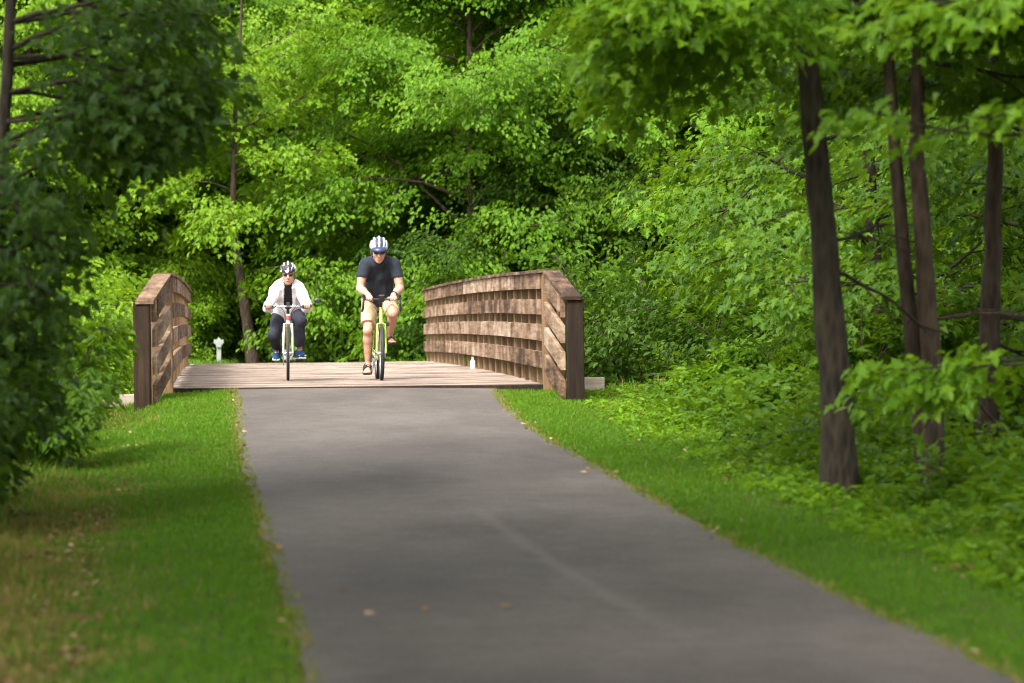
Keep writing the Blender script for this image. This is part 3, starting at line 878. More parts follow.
def cloth(name, col, noise=.18, sc=25): return simple(name, col, .9, 0, noise, sc, .2)
M_tee = cloth('charcoal_blue_cotton', (.024, .029, .040)); M_khaki = cloth('khaki_cotton', (.50, .37, .24))
M_jacket = cloth('white_nylon', (.80, .76, .77), .06); M_blacktop = cloth('black_jersey', (.022, .022, .026)); M_slacks = cloth('charcoal_stretch', (.027, .028, .040))
M_shoe = cloth('blue_mesh', (.012, .05, .13)); M_sole = simple('white_sole', (.55, .55, .55), .7); M_blksole = simple('black_sole', (.02, .02, .02), .8)
M_strap = simple('black_strap', (.02, .018, .018), .7)
skin_m = skin_mat('ruddy_skin', (.58, .33, .235)); skin_w = skin_mat('tanned_skin', (.55, .31, .21))
M_lip = simple('lip', (.42, .16, .13), .45); M_hair = simple('grey_brown_hair', (.10, .07, .05), .7, noise=.3, nscale=60)

def tilt_foot(y): return (0, -1, y)

# --- the man
b1c = (px(381.5, 47.6), 47.6)
man_rz = math.atan2(.085, 1.0)
lyb = (b1c[1] - BY0) * bc - (b1c[0] - BX) * bs
loc1 = (b1c[0], b1c[1], BZ + camber(lyb) + .004)
bike1, ped1 = make_bike('lime green drop bar bicycle ridden by the man in the dark shirt', loc1, man_rz, M_lime_paint, M_lime_paint, None, True, 1.0, 1.005, .03, -PI / 2 - .05)
a_r = Vector(ped1[-1]) + Vector((-.005, .095, .085)); a_l = Vector(ped1[1]) + Vector((.005, .095, .085))
SM = dict(skin=skin_m, lip=M_lip, girth=1.12, hip=(0, .80, 1.03), sh=(-.01, .40, 1.495), neck=(-.012, .385, 1.515), head=(-.018, .295, 1.612), shw=.20, tscale=1.12, wrist=(.155, .125, 1.06),
          ua=.30, fa=.285, armr=.056, grip=(.15, .03, 1.012), bar='x', hipw=.105, ankle={-1: a_r, 1: a_l}, th=.47, ca=.455, legr=.074, splay=.10,
          footdir={-1: (-.08, -1, -.18), 1: (.10, -1, .02)}, pitch=.25, hscale=1.17)
man, KM = person(SM)
tag(man, 'man riding in dark short sleeved shirt, khaki shorts and white helmet with navy visor', 'person')
man.location = loc1; man.rotation_euler = (0, 0, man_rz)
helmet(man, KM, M_shell_w, M_shell_d, True)
T = Field(KM['lo'], KM['hi'], .009)
KM['trunk'](T, .010)
T.cone(KM['spine'][0] + Vector((0, -.02, -.03)), KM['spine'][1] + Vector((0, -.05, -.02)), .145, .145, .05, sx=1.25)
T.folds(.0055, .55)
hipv = KM['spine'][0]; upv = (KM['spine'][1] - KM['spine'][0]).normalized()
T.cut(np.array(hipv) + np.array(upv) * -.035, -np.array(upv))
nk = np.array(SM['neck'])
T.ell(nk + np.array((0, -.025, .065)), (.082, .085, .075), .004, None, 'sub')
for s_ in (-1, 1):
    S0, El, W = KM['arms'][s_]; dv = (El - S0); e = S0 + dv * .52
    T.cone(S0 - Vector((s_ * .025, 0, -.01)), S0 + dv * .52, .080, .079, .04, 'add', [(e, dv)])
obj('shirt', T.mesh('shirt', [M_tee]), man)
T = Field(KM['lo'], KM['hi'], .009)
T.cone(hipv + Vector((0, .0, .03)), hipv + Vector((0, 0, -.03)), .140, .135, .05, 'add', [(hipv + upv * .04, upv)], sx=1.22)
for s_ in (-1, 1):
    H, Kn, A_ = KM['legs'][s_]; dv = Kn - H; e = H + dv * .80
    T.cone(H, e, .105, .093, .04, 'add', [(e, dv)])
T.folds(.0045, .6)
obj('shorts', T.mesh('shorts', [M_khaki]), man)
for s_ in (-1, 1):
    H, Kn, A_ = KM['legs'][s_]; fd = Vector(SM['footdir'][s_]).normalized()
    mb = MB(); so = A_ + fd * .065 + Vector((0, 0, -.092)); pit = -math.atan2(fd.z, -fd.y)
    mb.box(so, (.095, .285, .022), np.array(Matrix.Rotation(math.atan2(fd.x, -fd.y), 3, 'Z') @ Matrix.Rotation(-pit * 0 + math.atan2(-fd.z, 1), 3, 'X')), 0, .009)
    sd = mb.build('sandal', M_blksole, man)
    for (t0, rr_, z) in ((.015, .052, -.028), (.075, .050, -.045), (.125, .050, -.056)):
        c = A_ + fd * t0 + Vector((0, 0, z))
        ptsx = [(c.x + rr_ * math.cos(a), c.y + .02 * math.sin(a * 2), c.z - .040 + (.036 + .050) * math.sin(a)) for a in np.linspace(-.15, PI + .15, 12)]
        MB().tube(ptsx, .009, 6).build('sandal_strap', M_strap, sd)
S0, El, W = KM['arms'][1]
dv = (W - El).normalized(); c = El + (W - El) * .92
MB().tube([c - dv * .014, c + dv * .014], [.043, .041], 16).build('wristband', M_strap, man)

# --- the woman
b2c = (px(288, 47.5), 47.5)
w_rz = math.atan2(.056, 1.0)
lyb = (b2c[1] - BY0) * bc - (b2c[0] - BX) * bs
loc2 = (b2c[0], b2c[1], BZ + camber(lyb) + .004)
bike2, ped2 = make_bike('white and yellow flat bar bicycle with a mirror ridden by the woman', loc2, w_rz, M_wht_paint, M_wht_paint, M_yel_paint, False, .83, .92, .06, .10)
a_r = Vector(ped2[-1]) + Vector((-.005, .085, .085)); a_l = Vector(ped2[1]) + Vector((.005, .085, .085))
SW = dict(skin=skin_w, lip=M_lip, girth=1.06, hip=(0, .80, .87), sh=(0, .46, 1.195), neck=(0, .44, 1.215), head=(0, .355, 1.320), shw=.155, tscale=.92, wrist=(.236, .155, .955),
          ua=.265, fa=.245, armr=.046, grip=(.238, .085, .925), bar='x', hipw=.10, ankle={-1: a_r, 1: a_l}, th=.42, ca=.405, legr=.070, splay=.12, elb=.18,
          footdir={-1: (-.06, -1, -.35), 1: (.22, -1, .10)}, pitch=.10, hscale=1.04)
woman, KW = person(SW)
tag(woman, 'woman riding in open white jacket, charcoal pants and black and white helmet', 'person')
woman.location = loc2; woman.rotation_euler = (0, 0, w_rz)
m, nt, out = mat('black_white_helmet_shell')
tc = nd(nt, 'ShaderNodeTexCoord'); v = nd(nt, 'ShaderNodeTexVoronoi'); v.inputs['Scale'].default_value = 26
nt.links.new(tc.outputs['Object'], v.inputs['Vector']); rc = ramp(nt, [(.40, (.75, .75, .76)), (.46, (.03, .03, .035))], v.outputs['Color'])
bb = nd(nt, 'ShaderNodeBsdfPrincipled'); bb.inputs['Roughness'].default_value = .35; nt.links.new(rc, bb.inputs['Base Color']); nt.links.new(bb.outputs[0], out.inputs[0])
helmet(woman, KW, m, M_shell_d2, False)
hv, uv = KW['spine'][0], (KW['spine'][1] - KW['spine'][0]).normalized()
# hair below the helmet
T = Field(np.array(SW['head']) - .2, np.array(SW['head']) + .2, .006)
T.ell(KW['hp'](0, .028, .02), (.084, .092, .10), 0, KW['RM'], 'add', [(KW['hp'](0, -.02, 0), KW['RM'] @ np.array((0, -1.0, 0)))])
T.ell(KW['hp'](0, .075, -.05), (.07, .045, .075), .03, KW['RM'])
obj('hair', T.mesh('hair', [M_hair]), woman)
T = Field(KW['lo'], KW['hi'], .008); KW['trunk'](T, .002)
T.cut(np.array(hv) + np.array(uv) * .0, -np.array(uv)); T.ell(np.array(SW['neck']) + np.array((0, -.03, .05)), (.07, .09, .085), .003, None, 'sub')
obj('top', T.mesh('top', [M_blacktop]), woman)
J = Field(KW['lo'], KW['hi'], .008); KW['trunk'](J, .018)
for s_ in (-1, 1):
    S0, El, W = KW['arms'][s_]; 
    J.cone(S0, El, .066, .060, .04); J.cone(El, W, .060, .048, .03, 'add', [(W, W - El)])
    J.cone(np.array(SW['neck']) + np.array((s_ * .055, .03, .01)), np.array(SW['neck']) + np.array((s_ * .05, -.09, -.06)), .026, .02, .02)
J.cone(hv + Vector((0, -.03, -.03)), KW['spine'][1] + Vector((0, -.04, -.03)), .16, .15, .05, sx=1.28)
J.folds(.007, .6)
J.cut(np.array(hv) + np.array(uv) * -.06, -np.array(uv))
J.ell(np.array(SW['neck']) + np.array((0, .0, .075)), (.062, .062, .085), .004, None, 'sub')
# the open front: a wedge from collar to hem
sp = KW['spine']
for t0 in np.linspace(0, 1, 9):
    cpt = np.array(sp[3]) * (1 - t0) + np.array(sp[0]) * t0 + np.array((0, -.12 - .07 * math.sin(PI * t0), .02))
    J.ell(cpt, (.046 + .016 * t0, .10, .055), .006, None, 'sub')
obj('jacket', J.mesh('jacket', [M_jacket]), woman)
P = Field(KW['lo'], KW['hi'], .008)
P.cone(hv + Vector((0, 0, .03)), hv + Vector((0, 0, -.03)), .132, .128, .05, 'add', [(hv + Vector(uv) * .04, uv)], sx=1.2)
for s_ in (-1, 1):
    H, Kn, A_ = KW['legs'][s_]
    P.cone(H, Kn, .100, .074, .05); dv = A_ - Kn; e = Kn + dv * .80
    P.cone(Kn, e, .074, .058, .03, 'add', [(e, dv)])
P.folds(.0048, .6)
obj('pants', P.mesh('pants', [M_slacks]), woman)
for s_ in (-1, 1):
    H, Kn, A_ = KW['legs'][s_]; fd = Vector(SW['footdir'][s_]).normalized()
    lo = np.array(A_) - .28; hi = np.array(A_) + .28
    Q = Field(lo, hi, .007)
    heel = A_ + Vector((0, .035, -.045)); ball_ = A_ + fd * .135 + Vector((0, 0, -.060)); toe = A_ + fd * .195 + Vector((0, 0, -.062))
    up = (Kn - A_).normalized(); top = A_ + up * .02
    Q.cone(A_ + up * .05, heel, .044, .044, .02, 'add', [(top, up)]); Q.cone(heel, ball_, .044, .045, .02, sx=1.1); Q.cone(A_, ball_, .042, .036, .03, 'add', [(top, up)]); Q.cone(ball_, toe, .042, .03, .015, sx=1.15)
    so = obj('shoe', Q.mesh('shoe', [M_shoe]), woman)
    mb = MB(); c = A_ + fd * .075 + Vector((0, 0, -.090))
    mb.box(c, (.094, .29, .022), np.array(Matrix.Rotation(math.atan2(fd.x, -fd.y), 3, 'Z') @ Matrix.Rotation(math.atan2(-fd.z, 1) * .5, 3, 'X')), 0, .009)
    mb.build('sole', M_sole, so)

# ------------------------------------------------------------------ vegetation
def norm(a): return a / (np.linalg.norm(a, axis=-1, keepdims=True) + 1e-9)
# leaf templates: (along, across, lift) points and triangles/quads
T_OVATE = (np.array([[0, 0, 0], [.30, .40, .10], [.68, .34, .07], [1, 0, -.10], [.68, -.34, .07], [.30, -.40, .10]]), [[0, 3, 2, 1], [0, 5, 4, 3]])
_h = [[0, 0, 0], [-.10, .30, .04], [.14, .24, .06], [.32, .56, .06], [.46, .20, .07], [.68, .22, .04], [1, 0, -.12]]
_mv = [[.30, 0, 0]] + _h + [[a, -b, c] for a, b, c in _h[1:-1]]
_mf = [[0, i + 1, i] for i in range(1, 7)] + [[0, 1, 8]] + [[0, 8 + i, 9 + i] for i in range(0, 4)] + [[0, 12, 7]]
T_MAPLE = (np.array(_mv, float), _mf)
T_RHOMB = (np.array([[0, 0, 0], [.45, .42, .10], [1, 0, -.08], [.45, -.42, .10]]), [[0, 2, 1], [0, 3, 2]])

def leaf_mesh(name, pos, along, nrm, length, width, tmpl, mat_, var):
    TV, TF = tmpl
    along = norm(along); side = norm(np.cross(nrm, along)); up = np.cross(along, side)
    L = np.broadcast_to(length, (len(pos),))[:, None, None]; W = np.broadcast_to(width, (len(pos),))[:, None, None]
    V = pos[:, None, :] + TV[None, :, 0:1] * along[:, None] * L + TV[None, :, 1:2] * side[:, None] * W + TV[None, :, 2:3] * up[:, None] * L
    k = len(TV); n = len(pos)
    fl = np.array([len(f) for f in TF]); flat = np.array([i for f in TF for i in f])
    loops = (flat[None, :] + (np.arange(n) * k)[:, None]).ravel()
    tot = fl.sum(); st = np.concatenate([[0], np.cumsum(fl)[:-1]])
    starts = (st[None, :] + (np.arange(n) * tot)[:, None]).ravel()
    return mesh_data(name, V.reshape(-1, 3), loops, starts, [mat_], False, np.repeat(var, len(TF)))

def spray_leaves(rng, P, D, m, L, W, leaf, droop=.30, tmpl=T_OVATE, name='crown', mat_=None, wfac=.85, hang=.45, outw=.45):
    """fans of m leaves round each spray centre P growing along D: flat, slightly drooping layers"""
    n = len(P)
    f = D.copy(); f[:, 2] = f[:, 2] * .45 - .10; f = norm(f)
    s = norm(np.cross(f, np.array([0, 0, 1.0]))); u = np.cross(s, f)
    tilt = rng.normal(0, .25, (n, 1)); s2 = s * np.cos(tilt) + u * np.sin(tilt); u2 = np.cross(s2, f)
    a = rng.uniform(-.35, 1, (n, m)) ; b = rng.uniform(-1, 1, (n, m)); b *= np.sqrt(np.clip(1.05 - np.clip(a, 0, 1) ** 1.6, .05, 1))
    sc = rng.uniform(.7, 1.25, (n, 1))
    pos = P[:, None] + f[:, None] * (a * L * sc)[..., None] + s2[:, None] * (b * W * sc)[..., None]
    pos[..., 2] += -droop * L * (np.clip(a, 0, 1) ** 2 + .6 * b ** 2) + rng.normal(0, .05, (n, m))
    al = f[:, None] * rng.uniform(.3, 1.0, (n, m, 1)) + s2[:, None] * (b * .9 + rng.normal(0, .35, (n, m)))[..., None]
    al[..., 2] -= hang + rng.normal(0, .25, (n, m))
    out = f * outw
    nr = np.array([0, 0, 1.0]) * .9 + out[:, None] + rng.normal(0, .36, (n, m, 3))
    ln = leaf * rng.uniform(.6, 1.25, (n, m))
    var = np.clip(.5 + rng.normal(0, .13, (n, 1)) + rng.normal(0, .15, (n, m)), 0, 1)
    return leaf_mesh(name, pos.reshape(-1, 3), al.reshape(-1, 3), nr.reshape(-1, 3), ln.ravel(), ln.ravel() * wfac, tmpl, mat_, var.ravel())

def curve_pts(rng, p0, d0, L, n, sag, wander):
    p = np.array(p0, float); d = np.array(d0, float); pts = [p.copy()]
    for i in range(n):
        d = d + rng.normal(0, wander, 3) + np.array([0, 0, -sag / n]); d /= np.linalg.norm(d)
        p = p + d * L / n; pts.append(p.copy())
    return np.array(pts)

def lerp_pts(pts, t):
    k = len(pts) - 1; x = min(t * k, k - 1e-6); i = int(x); f = x - i
    return pts[i] * (1 - f) + pts[i + 1] * f, pts[i + 1] - pts[i]

KOL = [0.0]
def keepout(P, mg=0.0):
    """True inside the cleared corridor of the trail and round the bridge"""
    P = np.atleast_2d(P); x, y, z = P[:, 0], P[:, 1], P[:, 2]
    zr = z - path_z(y)
    mL = np.interp(zr, [0, .5, 1.0, 2.0, 2.5, 2.8, 3.5], [1.8, 1.5, 1.35, 1.15, .5, .15, .1])
    mL = mL + KOL[0]
    mL = np.maximum(mL, np.interp(y, [33, 37, 44], [0, 1.1, 1.5]))
    mR = np.interp(zr, [0, .4, .9, 1.6, 2.2, 2.7, 3.0], [1.7, 1.5, 1.2, .65, .5, .1, -.45])
    mR = np.maximum(mR, np.interp(y, [30, 34, 40, 45], [-.5, .9, 1.35, 1.75]))
    ceil_ = np.where(y < 33, .75 + .092 * y, 99)
    tr = (x > left_edge(y) - mL - mg) & (x < right_edge(y) + mR + mg) & (z < ceil_ + mg) & (y < 46) & (y > 5)
    lx = (x - BX) * bc + (y - BY0) * bs; yb = (y - BY0) * bc - (x - BX) * bs
    br = (np.abs(lx) < 2.50 + mg) & (yb > -3) & (yb < BLEN + 1) & (z > -.6)
    return tr | br

def grow(seed, H, r0, limbs, nsec=5, nspray=9, lean=(0, 0), spread=.35, trunk_pts=None, at=None, jit=.12):
    """returns trunk MB, list of limb MBs, spray points and directions.
    limbs: list of (height, azimuth, length, elevation, sag)"""
    rng = np.random.default_rng(seed)
    if at is not None:
        ax, ay, az_, arz, asc = at; ca, sa = math.cos(arz), math.sin(arz)
        def blocked(p, mg=0.0):
            p = np.atleast_2d(p) * asc
            return keepout(np.stack([ax + p[:, 0] * ca - p[:, 1] * sa, ay + p[:, 0] * sa + p[:, 1] * ca, az_ + p[:, 2]], -1), mg)
    else:
        def blocked(p, mg=0.0): return np.zeros(len(np.atleast_2d(p)), bool)
    if trunk_pts is None:
        tp = [np.array([0, 0, -.6])]
        for i in range(1, 11):
            t = i / 10
            tp.append(np.array([lean[0] * t * H + .12 * math.sin(3 * t + seed), lean[1] * t * H + .12 * math.cos(2.3 * t + seed * 2) - .12 * math.cos(seed * 2), -.6 + (H + .6) * t]))
    else: tp = [np.array(q_, float) for q_ in trunk_pts]
    tp = np.array(tp)
    # finer, slightly knobbly trunk
    tt = np.linspace(0, 1, 34); fine = np.array([lerp_pts(tp, t)[0] for t in tt]); fine[:, :2] += rng.normal(0, r0 * .035, (34, 2))
    rad = r0 * (1 - .85 * tt) * (1 + rng.normal(0, .03, 34)); rad[0] *= 2.0; rad[1] *= 1.6; rad[2] *= 1.22; rad[3] *= 1.06
    T = MB().tube(fine, np.maximum(rad, .012), 12)
    z0, z1 = tp[0][2], tp[-1][2]
    LM = []; SP = []; SD = []
    for lb in limbs:
        (h, az, ln, el, sag) = lb[:5]; zf = lb[5] if len(lb) > 5 else -9; n_sp = len(SP)
        t = (h - z0) / (z1 - z0); p0 = np.array([np.interp(h, tp[:, 2], tp[:, i]) for i in range(3)])
        d0 = np.array([math.cos(az) * math.cos(el), math.sin(az) * math.cos(el), math.sin(el)])
        ok_ = False
        while ln > .35:
            pts = curve_pts(rng, p0, d0, ln, 7, sag, .10)
            if not blocked(pts[2:], .05).any(): ok_ = True; break
            ln *= .84
        if not ok_: continue
        rl = max(.012, min(r0 * (1 - .8 * t) * .42, .008 + .008 * ln))
        m = MB().tube(pts, np.linspace(rl, .006, len(pts)), 6)
        for k in range(nsec):
            s = .22 + .78 * (k + rng.uniform(.2, .9)) / nsec
            q_, dv = lerp_pts(pts, min(s, .995)); dv = dv / np.linalg.norm(dv)
            sg = 1 if k % 2 else -1; ang = sg * rng.uniform(.5, 1.15)
            d2 = np.array([dv[0] * math.cos(ang) - dv[1] * math.sin(ang), dv[0] * math.sin(ang) + dv[1] * math.cos(ang), dv[2] * .6 + rng.normal(.02, .18)])
            l2 = ln * spread * (1.15 - .55 * s) * rng.uniform(.7, 1.2)
            p2 = curve_pts(rng, q_, d2 / np.linalg.norm(d2), l2, 3, .35, .12)
            if blocked(p2, .05).any() or (zf < 8 and p2[-1][2] < zf - .12): continue
            m.tube(p2, np.linspace(rl * .38, .004, 4), 4)
            for j in range(nspray):
                w = .15 + .88 * (j + rng.uniform(0, 1)) / nspray
                c, dd = lerp_pts(p2, min(w, .999)); SP.append(c + rng.normal(0, jit, 3)); SD.append(dd / np.linalg.norm(dd) + rng.normal(0, .45, 3) * np.array([1, 1, .4]))
        for j in range(nspray):
            w = .35 + .65 * (j + rng.uniform(0, 1)) / nspray
            c, dd = lerp_pts(pts, min(w, .999)); SP.append(c + rng.normal(0, jit, 3)); SD.append(dd / np.linalg.norm(dd) + rng.normal(0, .5, 3) * np.array([1, 1, .4]))
        if zf > -9:
            kk = [i for i in range(n_sp, len(SP)) if SP[i][2] > zf]
            SP[n_sp:] = [SP[i] for i in kk]; SD[n_sp:] = [SD[i] for i in kk]
        LM.append(m)
    SP = np.array(SP); SD = np.array(SD); ok_ = ~blocked(SP, .26); return T, LM, SP[ok_], SD[ok_], rng

def wood_limbs(rng, n, h0, h1, lmax, low=1.0, el=(.1, .6), sag=.5, pw=1.0):
    out = []
    for i in range(n):
        t = (i + rng.uniform(0, .8)) / n; h = h0 + (h1 - h0) * t ** pw
        prof = low * (1 - t) + (1 - abs(2 * t - .75)) * .35 + .35 * (1 - t * .6)
        ln = lmax * min(1, max(.28, prof)) * rng.uniform(.8, 1.15)
        out.append((h, i * 2.39996 + rng.uniform(-.4, .4), ln, rng.uniform(*el) + .45 * t, sag))
    return out

class Kind:
    """mesh data of one grown plant, shared by its copies"""
    def __init__(s, T, LM, crown_me, bark, low_name='trunk', limb_name='branch', crown_name='crown'):
        s.names = (low_name, limb_name, crown_name)
        s.trunk = s._md(T, low_name, bark) if T is not None else None
        s.limbs = [s._md(m, limb_name, bark) for m in LM]
        s.crown = crown_me
    @staticmethod
    def _md(mb, name, m):
        V = np.concatenate(mb.V); loops = [i for f in mb.F for i in f]; starts = np.cumsum([0] + [len(f) for f in mb.F])[:-1]
        return mesh_data(name, V, loops, starts, [m], True)
    def place(s, name, loc, rz, sc, label, cat, group=None, crown_mat=None):
        e = empty(name, loc, rz); e.scale = (sc, sc, sc) if not isinstance(sc, tuple) else sc
        tag(e, label, cat, group)
        if s.trunk: obj(s.names[0], s.trunk, e)
        for l in s.limbs: obj(s.names[1], l, e)
        c = obj(s.names[2], s.crown, e)
        if crown_mat is not None:
            c.material_slots[0].link = 'OBJECT'; c.material_slots[0].material = crown_mat
        return e

# --- background trees: four grown kinds
BG = []
for k, (H, nl, lm, low) in enumerate(((10, 26, 4.3, 1.0), (11, 28, 4.6, .95), (9, 24, 4.0, 1.0), (10.5, 26, 4.2, .9))):
    rg = np.random.default_rng(100 + k)
    limbs = wood_limbs(rg, int(nl * 2.3), .4 if k != 1 else .9, H * .95, lm, low, (-.15, .6), .55, 1.15)
    T, LM, SP, SD, rr_ = grow(40 + k, H, (.13, .15, .12, .14)[k], limbs, 7, 8, ((.015, 0), (-.02, 0), (.03, .01), (0, 0))[k], .36, jit=.24)
    me = spray_leaves(rr_, SP, SD, 36, .50, .38, (.100, .095, .088, .108)[k], .34, T_OVATE, 'crown', (M_bright, M_lime, M_mid, M_bright)[k], (.80, .85, .7, .9)[k], .55, .95)
    BG.append(Kind(T, LM, me, M_bark if k % 2 else M_bark2))
rT = random.Random(21)
def bg(xp, Y, k, sc, label, group=None, m=None, rz=None, name='tree'):
    x = px(xp, Y)
    return BG[k].place(name, (x, Y, float(terrain(x, Y))), rT.uniform(0, 6.28) if rz is None else rz, sc, label, 'tree', group, m)
g1 = 'trees along the far side of the bridge'
row1 = [(205, 86, 0, .9, 'bright tree rising between the marker post and the woman', M_lime),
        (325, 89, 3, .95, 'bright green tree above the gap between the two cyclists', M_bright),
        (405, 84, 2, 1.1, 'leafy tree just behind the man, above the dark bush', M_bright),
        (520, 85, 1, .95, 'yellow green tree over the far half of the right railing', M_bright),
        (612, 84, 0, .95, 'bright tree behind the near end of the right railing', M_bright),
        (85, 85, 2, 1.1, 'pale tree glimpsed through the dark leaves above the left wing', M_lime),
        (-110, 80, 0, .9, 'leafy tree at the far left edge behind the dark foreground tree', M_mid),
        (35, 78, 3, .95, 'pale green tree low behind the dark shrubs at the left edge', M_lime),
        (140, 82, 1, .95, 'yellow green tree directly behind the left railing of the bridge', M_lime),
        (262, 83, 1, .85, 'bright tree rising behind the woman with the white jacket', M_bright),
        (470, 77, 0, 1.0, 'broad bright maple rising right behind the man on his bicycle', M_bright),
        (560, 80, 3, .95, 'layered green tree above the middle of the right railing', M_bright),
        (655, 78, 2, .95, 'deep green tree behind the end of the right railing', M_deep),
        (760, 76, 0, .9, 'mid green tree seen left of the thick dark trunk', M_mid),
        (880, 78, 3, .95, 'shaded green tree seen between the thick trunk and the twin trunks', M_mid),
        (1000, 76, 2, 1.0, 'dark green tree far behind the right hand trunks', M_deep),
        (1130, 79, 0, 1.0, 'dense tree beyond the right edge behind the last trunk', M_mid)]
for (xp, Y, k, sc, lab, m) in row1: bg(xp, Y, k, sc, lab, g1, m)
gy = 'young trees filling the wood behind the bridge'
for i, (xp, Y, k, sc, lab, m) in enumerate((
        (110, 88, 2, .72, 'young pale tree behind the top of the left wing post', M_lime), (165, 90, 0, .70, 'young pale tree above the left railing', M_lime),
        (228, 91, 3, .68, 'young bright tree above the white marker post', M_lime), (285, 93, 1, .70, 'young bright tree right above the woman in the white jacket', M_bright),
        (345, 97, 0, .72, 'young bright tree above the space left of the man', M_bright), (440, 90, 3, .70, 'young bright tree right of the helmet of the man', M_bright),
        (500, 92, 2, .75, 'young green tree over the far end of the right railing', M_bright), (585, 90, 0, .70, 'young green tree over the wing of the right railing', M_bright),
        (670, 88, 1, .70, 'young green tree above the dark shrubs right of the bridge', M_mid), (15, 87, 1, .70, 'young pale tree glimpsed beside the left edge trunk', M_lime))):
    bg(xp, Y, k, sc, lab, gy, m, name='young_tree')
g2 = 'trees deeper in the wood'
wherex = ['far left edge', 'dark left hand tree', 'left railing', 'marker post', 'gap between the cyclists', 'man with the navy visor', 'middle of the right railing', 'right railing end', 'hanging maple branches', 'thick dark trunk', 'twin trunks', 'right picture edge']
xs2 = [-150, -20, 95, 195, 330, 410, 515, 615, 715, 825, 940, 1090]
for i, xp in enumerate(xs2):
    bg(xp + rT.uniform(-15, 15), 94 + rT.uniform(-3, 4) + (8 if i in (4, 5) else 0), (i * 3 + 1) % 4, rT.uniform(1.0, 1.2), 'taller wood tree in the second row, above the ' + wherex[i], g2, (M_lime if i < 5 else M_bright if i < 8 else M_mid))
for i in range(9):
    bg(-160 + i * 165 + rT.uniform(-25, 25), 116 + rT.uniform(-4, 5), (i * 5 + 2) % 4, rT.uniform(1.35, 1.55), 'distant tree closing the wood, third row back, above the ' + wherex[int(i * 11 / 8)], 'distant trees closing the wood', M_lime if i < 4 else M_mid)
for i in range(8):
    bg(-180 + i * 195 + rT.uniform(-25, 25), 140 + rT.uniform(-4, 6), (i * 3) % 4, rT.uniform(1.6, 1.8), 'farthest tall tree at the back of the wood above the ' + wherex[int(i * 11 / 7)], 'farthest trees of the wood', M_mid)

# --- shrubs: three grown kinds (stems from the ground, leaves all the way down)
SHN = [0]
def shrub(x, Y, k, sc, label, m, group, z=None, name='shrub'):
    SHN[0] += 1; sd = 700 + SHN[0]
    rg = np.random.default_rng(sd)
    n = (13, 15, 12)[k]; Hs = (2.6, 2.2, 3.0)[k]; zb = (float(terrain(x, Y)) if z is None else z) - .08
    limbs = [(rg.uniform(.05, .5) + (.9 if i % 3 == 0 else 0), i * 2.4 + rg.uniform(-.3, .3), Hs * rg.uniform(.55, .95), rg.uniform(.25, 1.25), .7) for i in range(n)]
    T, LM, SP, SD, rr_ = grow(sd, Hs * .9, .035, limbs, 5, 7, (0, 0), .38, None, (x, Y, zb, 0, sc))
    lf = (.105, .085, .12)[k] * max(1, .85 / sc) * (.8 if sc > 1.2 else 1)
    me = spray_leaves(rr_, SP, SD, (17 if x < -3 else 22) if sc < 1.2 else 34, .34, .25, lf, .3, T_OVATE, 'foliage', m, (.62, .75, .7)[k])
    Kd = Kind(T, LM, me, M_bark, 'stem', 'shoot', 'foliage')
    return Kd.place(name, (x, Y, zb), 0, sc, label, 'shrub', group)
gR = 'shrubs on the creek bank right of the bridge'
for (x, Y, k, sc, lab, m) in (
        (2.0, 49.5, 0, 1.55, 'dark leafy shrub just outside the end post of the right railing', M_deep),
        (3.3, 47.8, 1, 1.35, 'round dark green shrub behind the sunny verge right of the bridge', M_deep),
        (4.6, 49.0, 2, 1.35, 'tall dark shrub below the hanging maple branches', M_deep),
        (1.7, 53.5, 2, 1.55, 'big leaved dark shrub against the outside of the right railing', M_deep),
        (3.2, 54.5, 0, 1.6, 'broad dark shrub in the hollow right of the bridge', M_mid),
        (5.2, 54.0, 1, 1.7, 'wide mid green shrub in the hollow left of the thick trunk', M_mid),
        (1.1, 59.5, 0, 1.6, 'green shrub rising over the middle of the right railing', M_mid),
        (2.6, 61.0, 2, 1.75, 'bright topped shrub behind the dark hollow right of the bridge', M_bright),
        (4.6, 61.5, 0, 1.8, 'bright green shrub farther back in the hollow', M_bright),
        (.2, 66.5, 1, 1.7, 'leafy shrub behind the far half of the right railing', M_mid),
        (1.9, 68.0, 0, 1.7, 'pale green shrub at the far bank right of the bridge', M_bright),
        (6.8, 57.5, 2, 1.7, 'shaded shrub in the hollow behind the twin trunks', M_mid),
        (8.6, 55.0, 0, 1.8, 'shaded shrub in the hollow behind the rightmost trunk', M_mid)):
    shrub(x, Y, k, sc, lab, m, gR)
gL = 'shrubs on the creek bank left of the bridge'
for (x, Y, k, sc, lab, m) in (
        (-6.4, 50.5, 1, 1.5, 'bright shrub just left of the left wing post', M_bright),
        (-7.6, 48.5, 0, 1.4, 'bright shrub behind the dark leaf sprays at left', M_bright),
        (-7.0, 56.0, 2, 1.65, 'tall yellow green shrub behind the left railing', M_lime),
        (-8.8, 55.0, 0, 1.7, 'yellow green shrub far left in the hollow', M_lime),
        (-7.4, 63.5, 0, 1.7, 'pale shrub behind the top of the left railing', M_lime),
        (-9.6, 63.0, 1, 1.8, 'pale shrub deep in the hollow at the left edge', M_lime)):
    shrub(x, Y, k, sc, lab, m, gL)
gF = 'shrubs at the far end of the bridge'
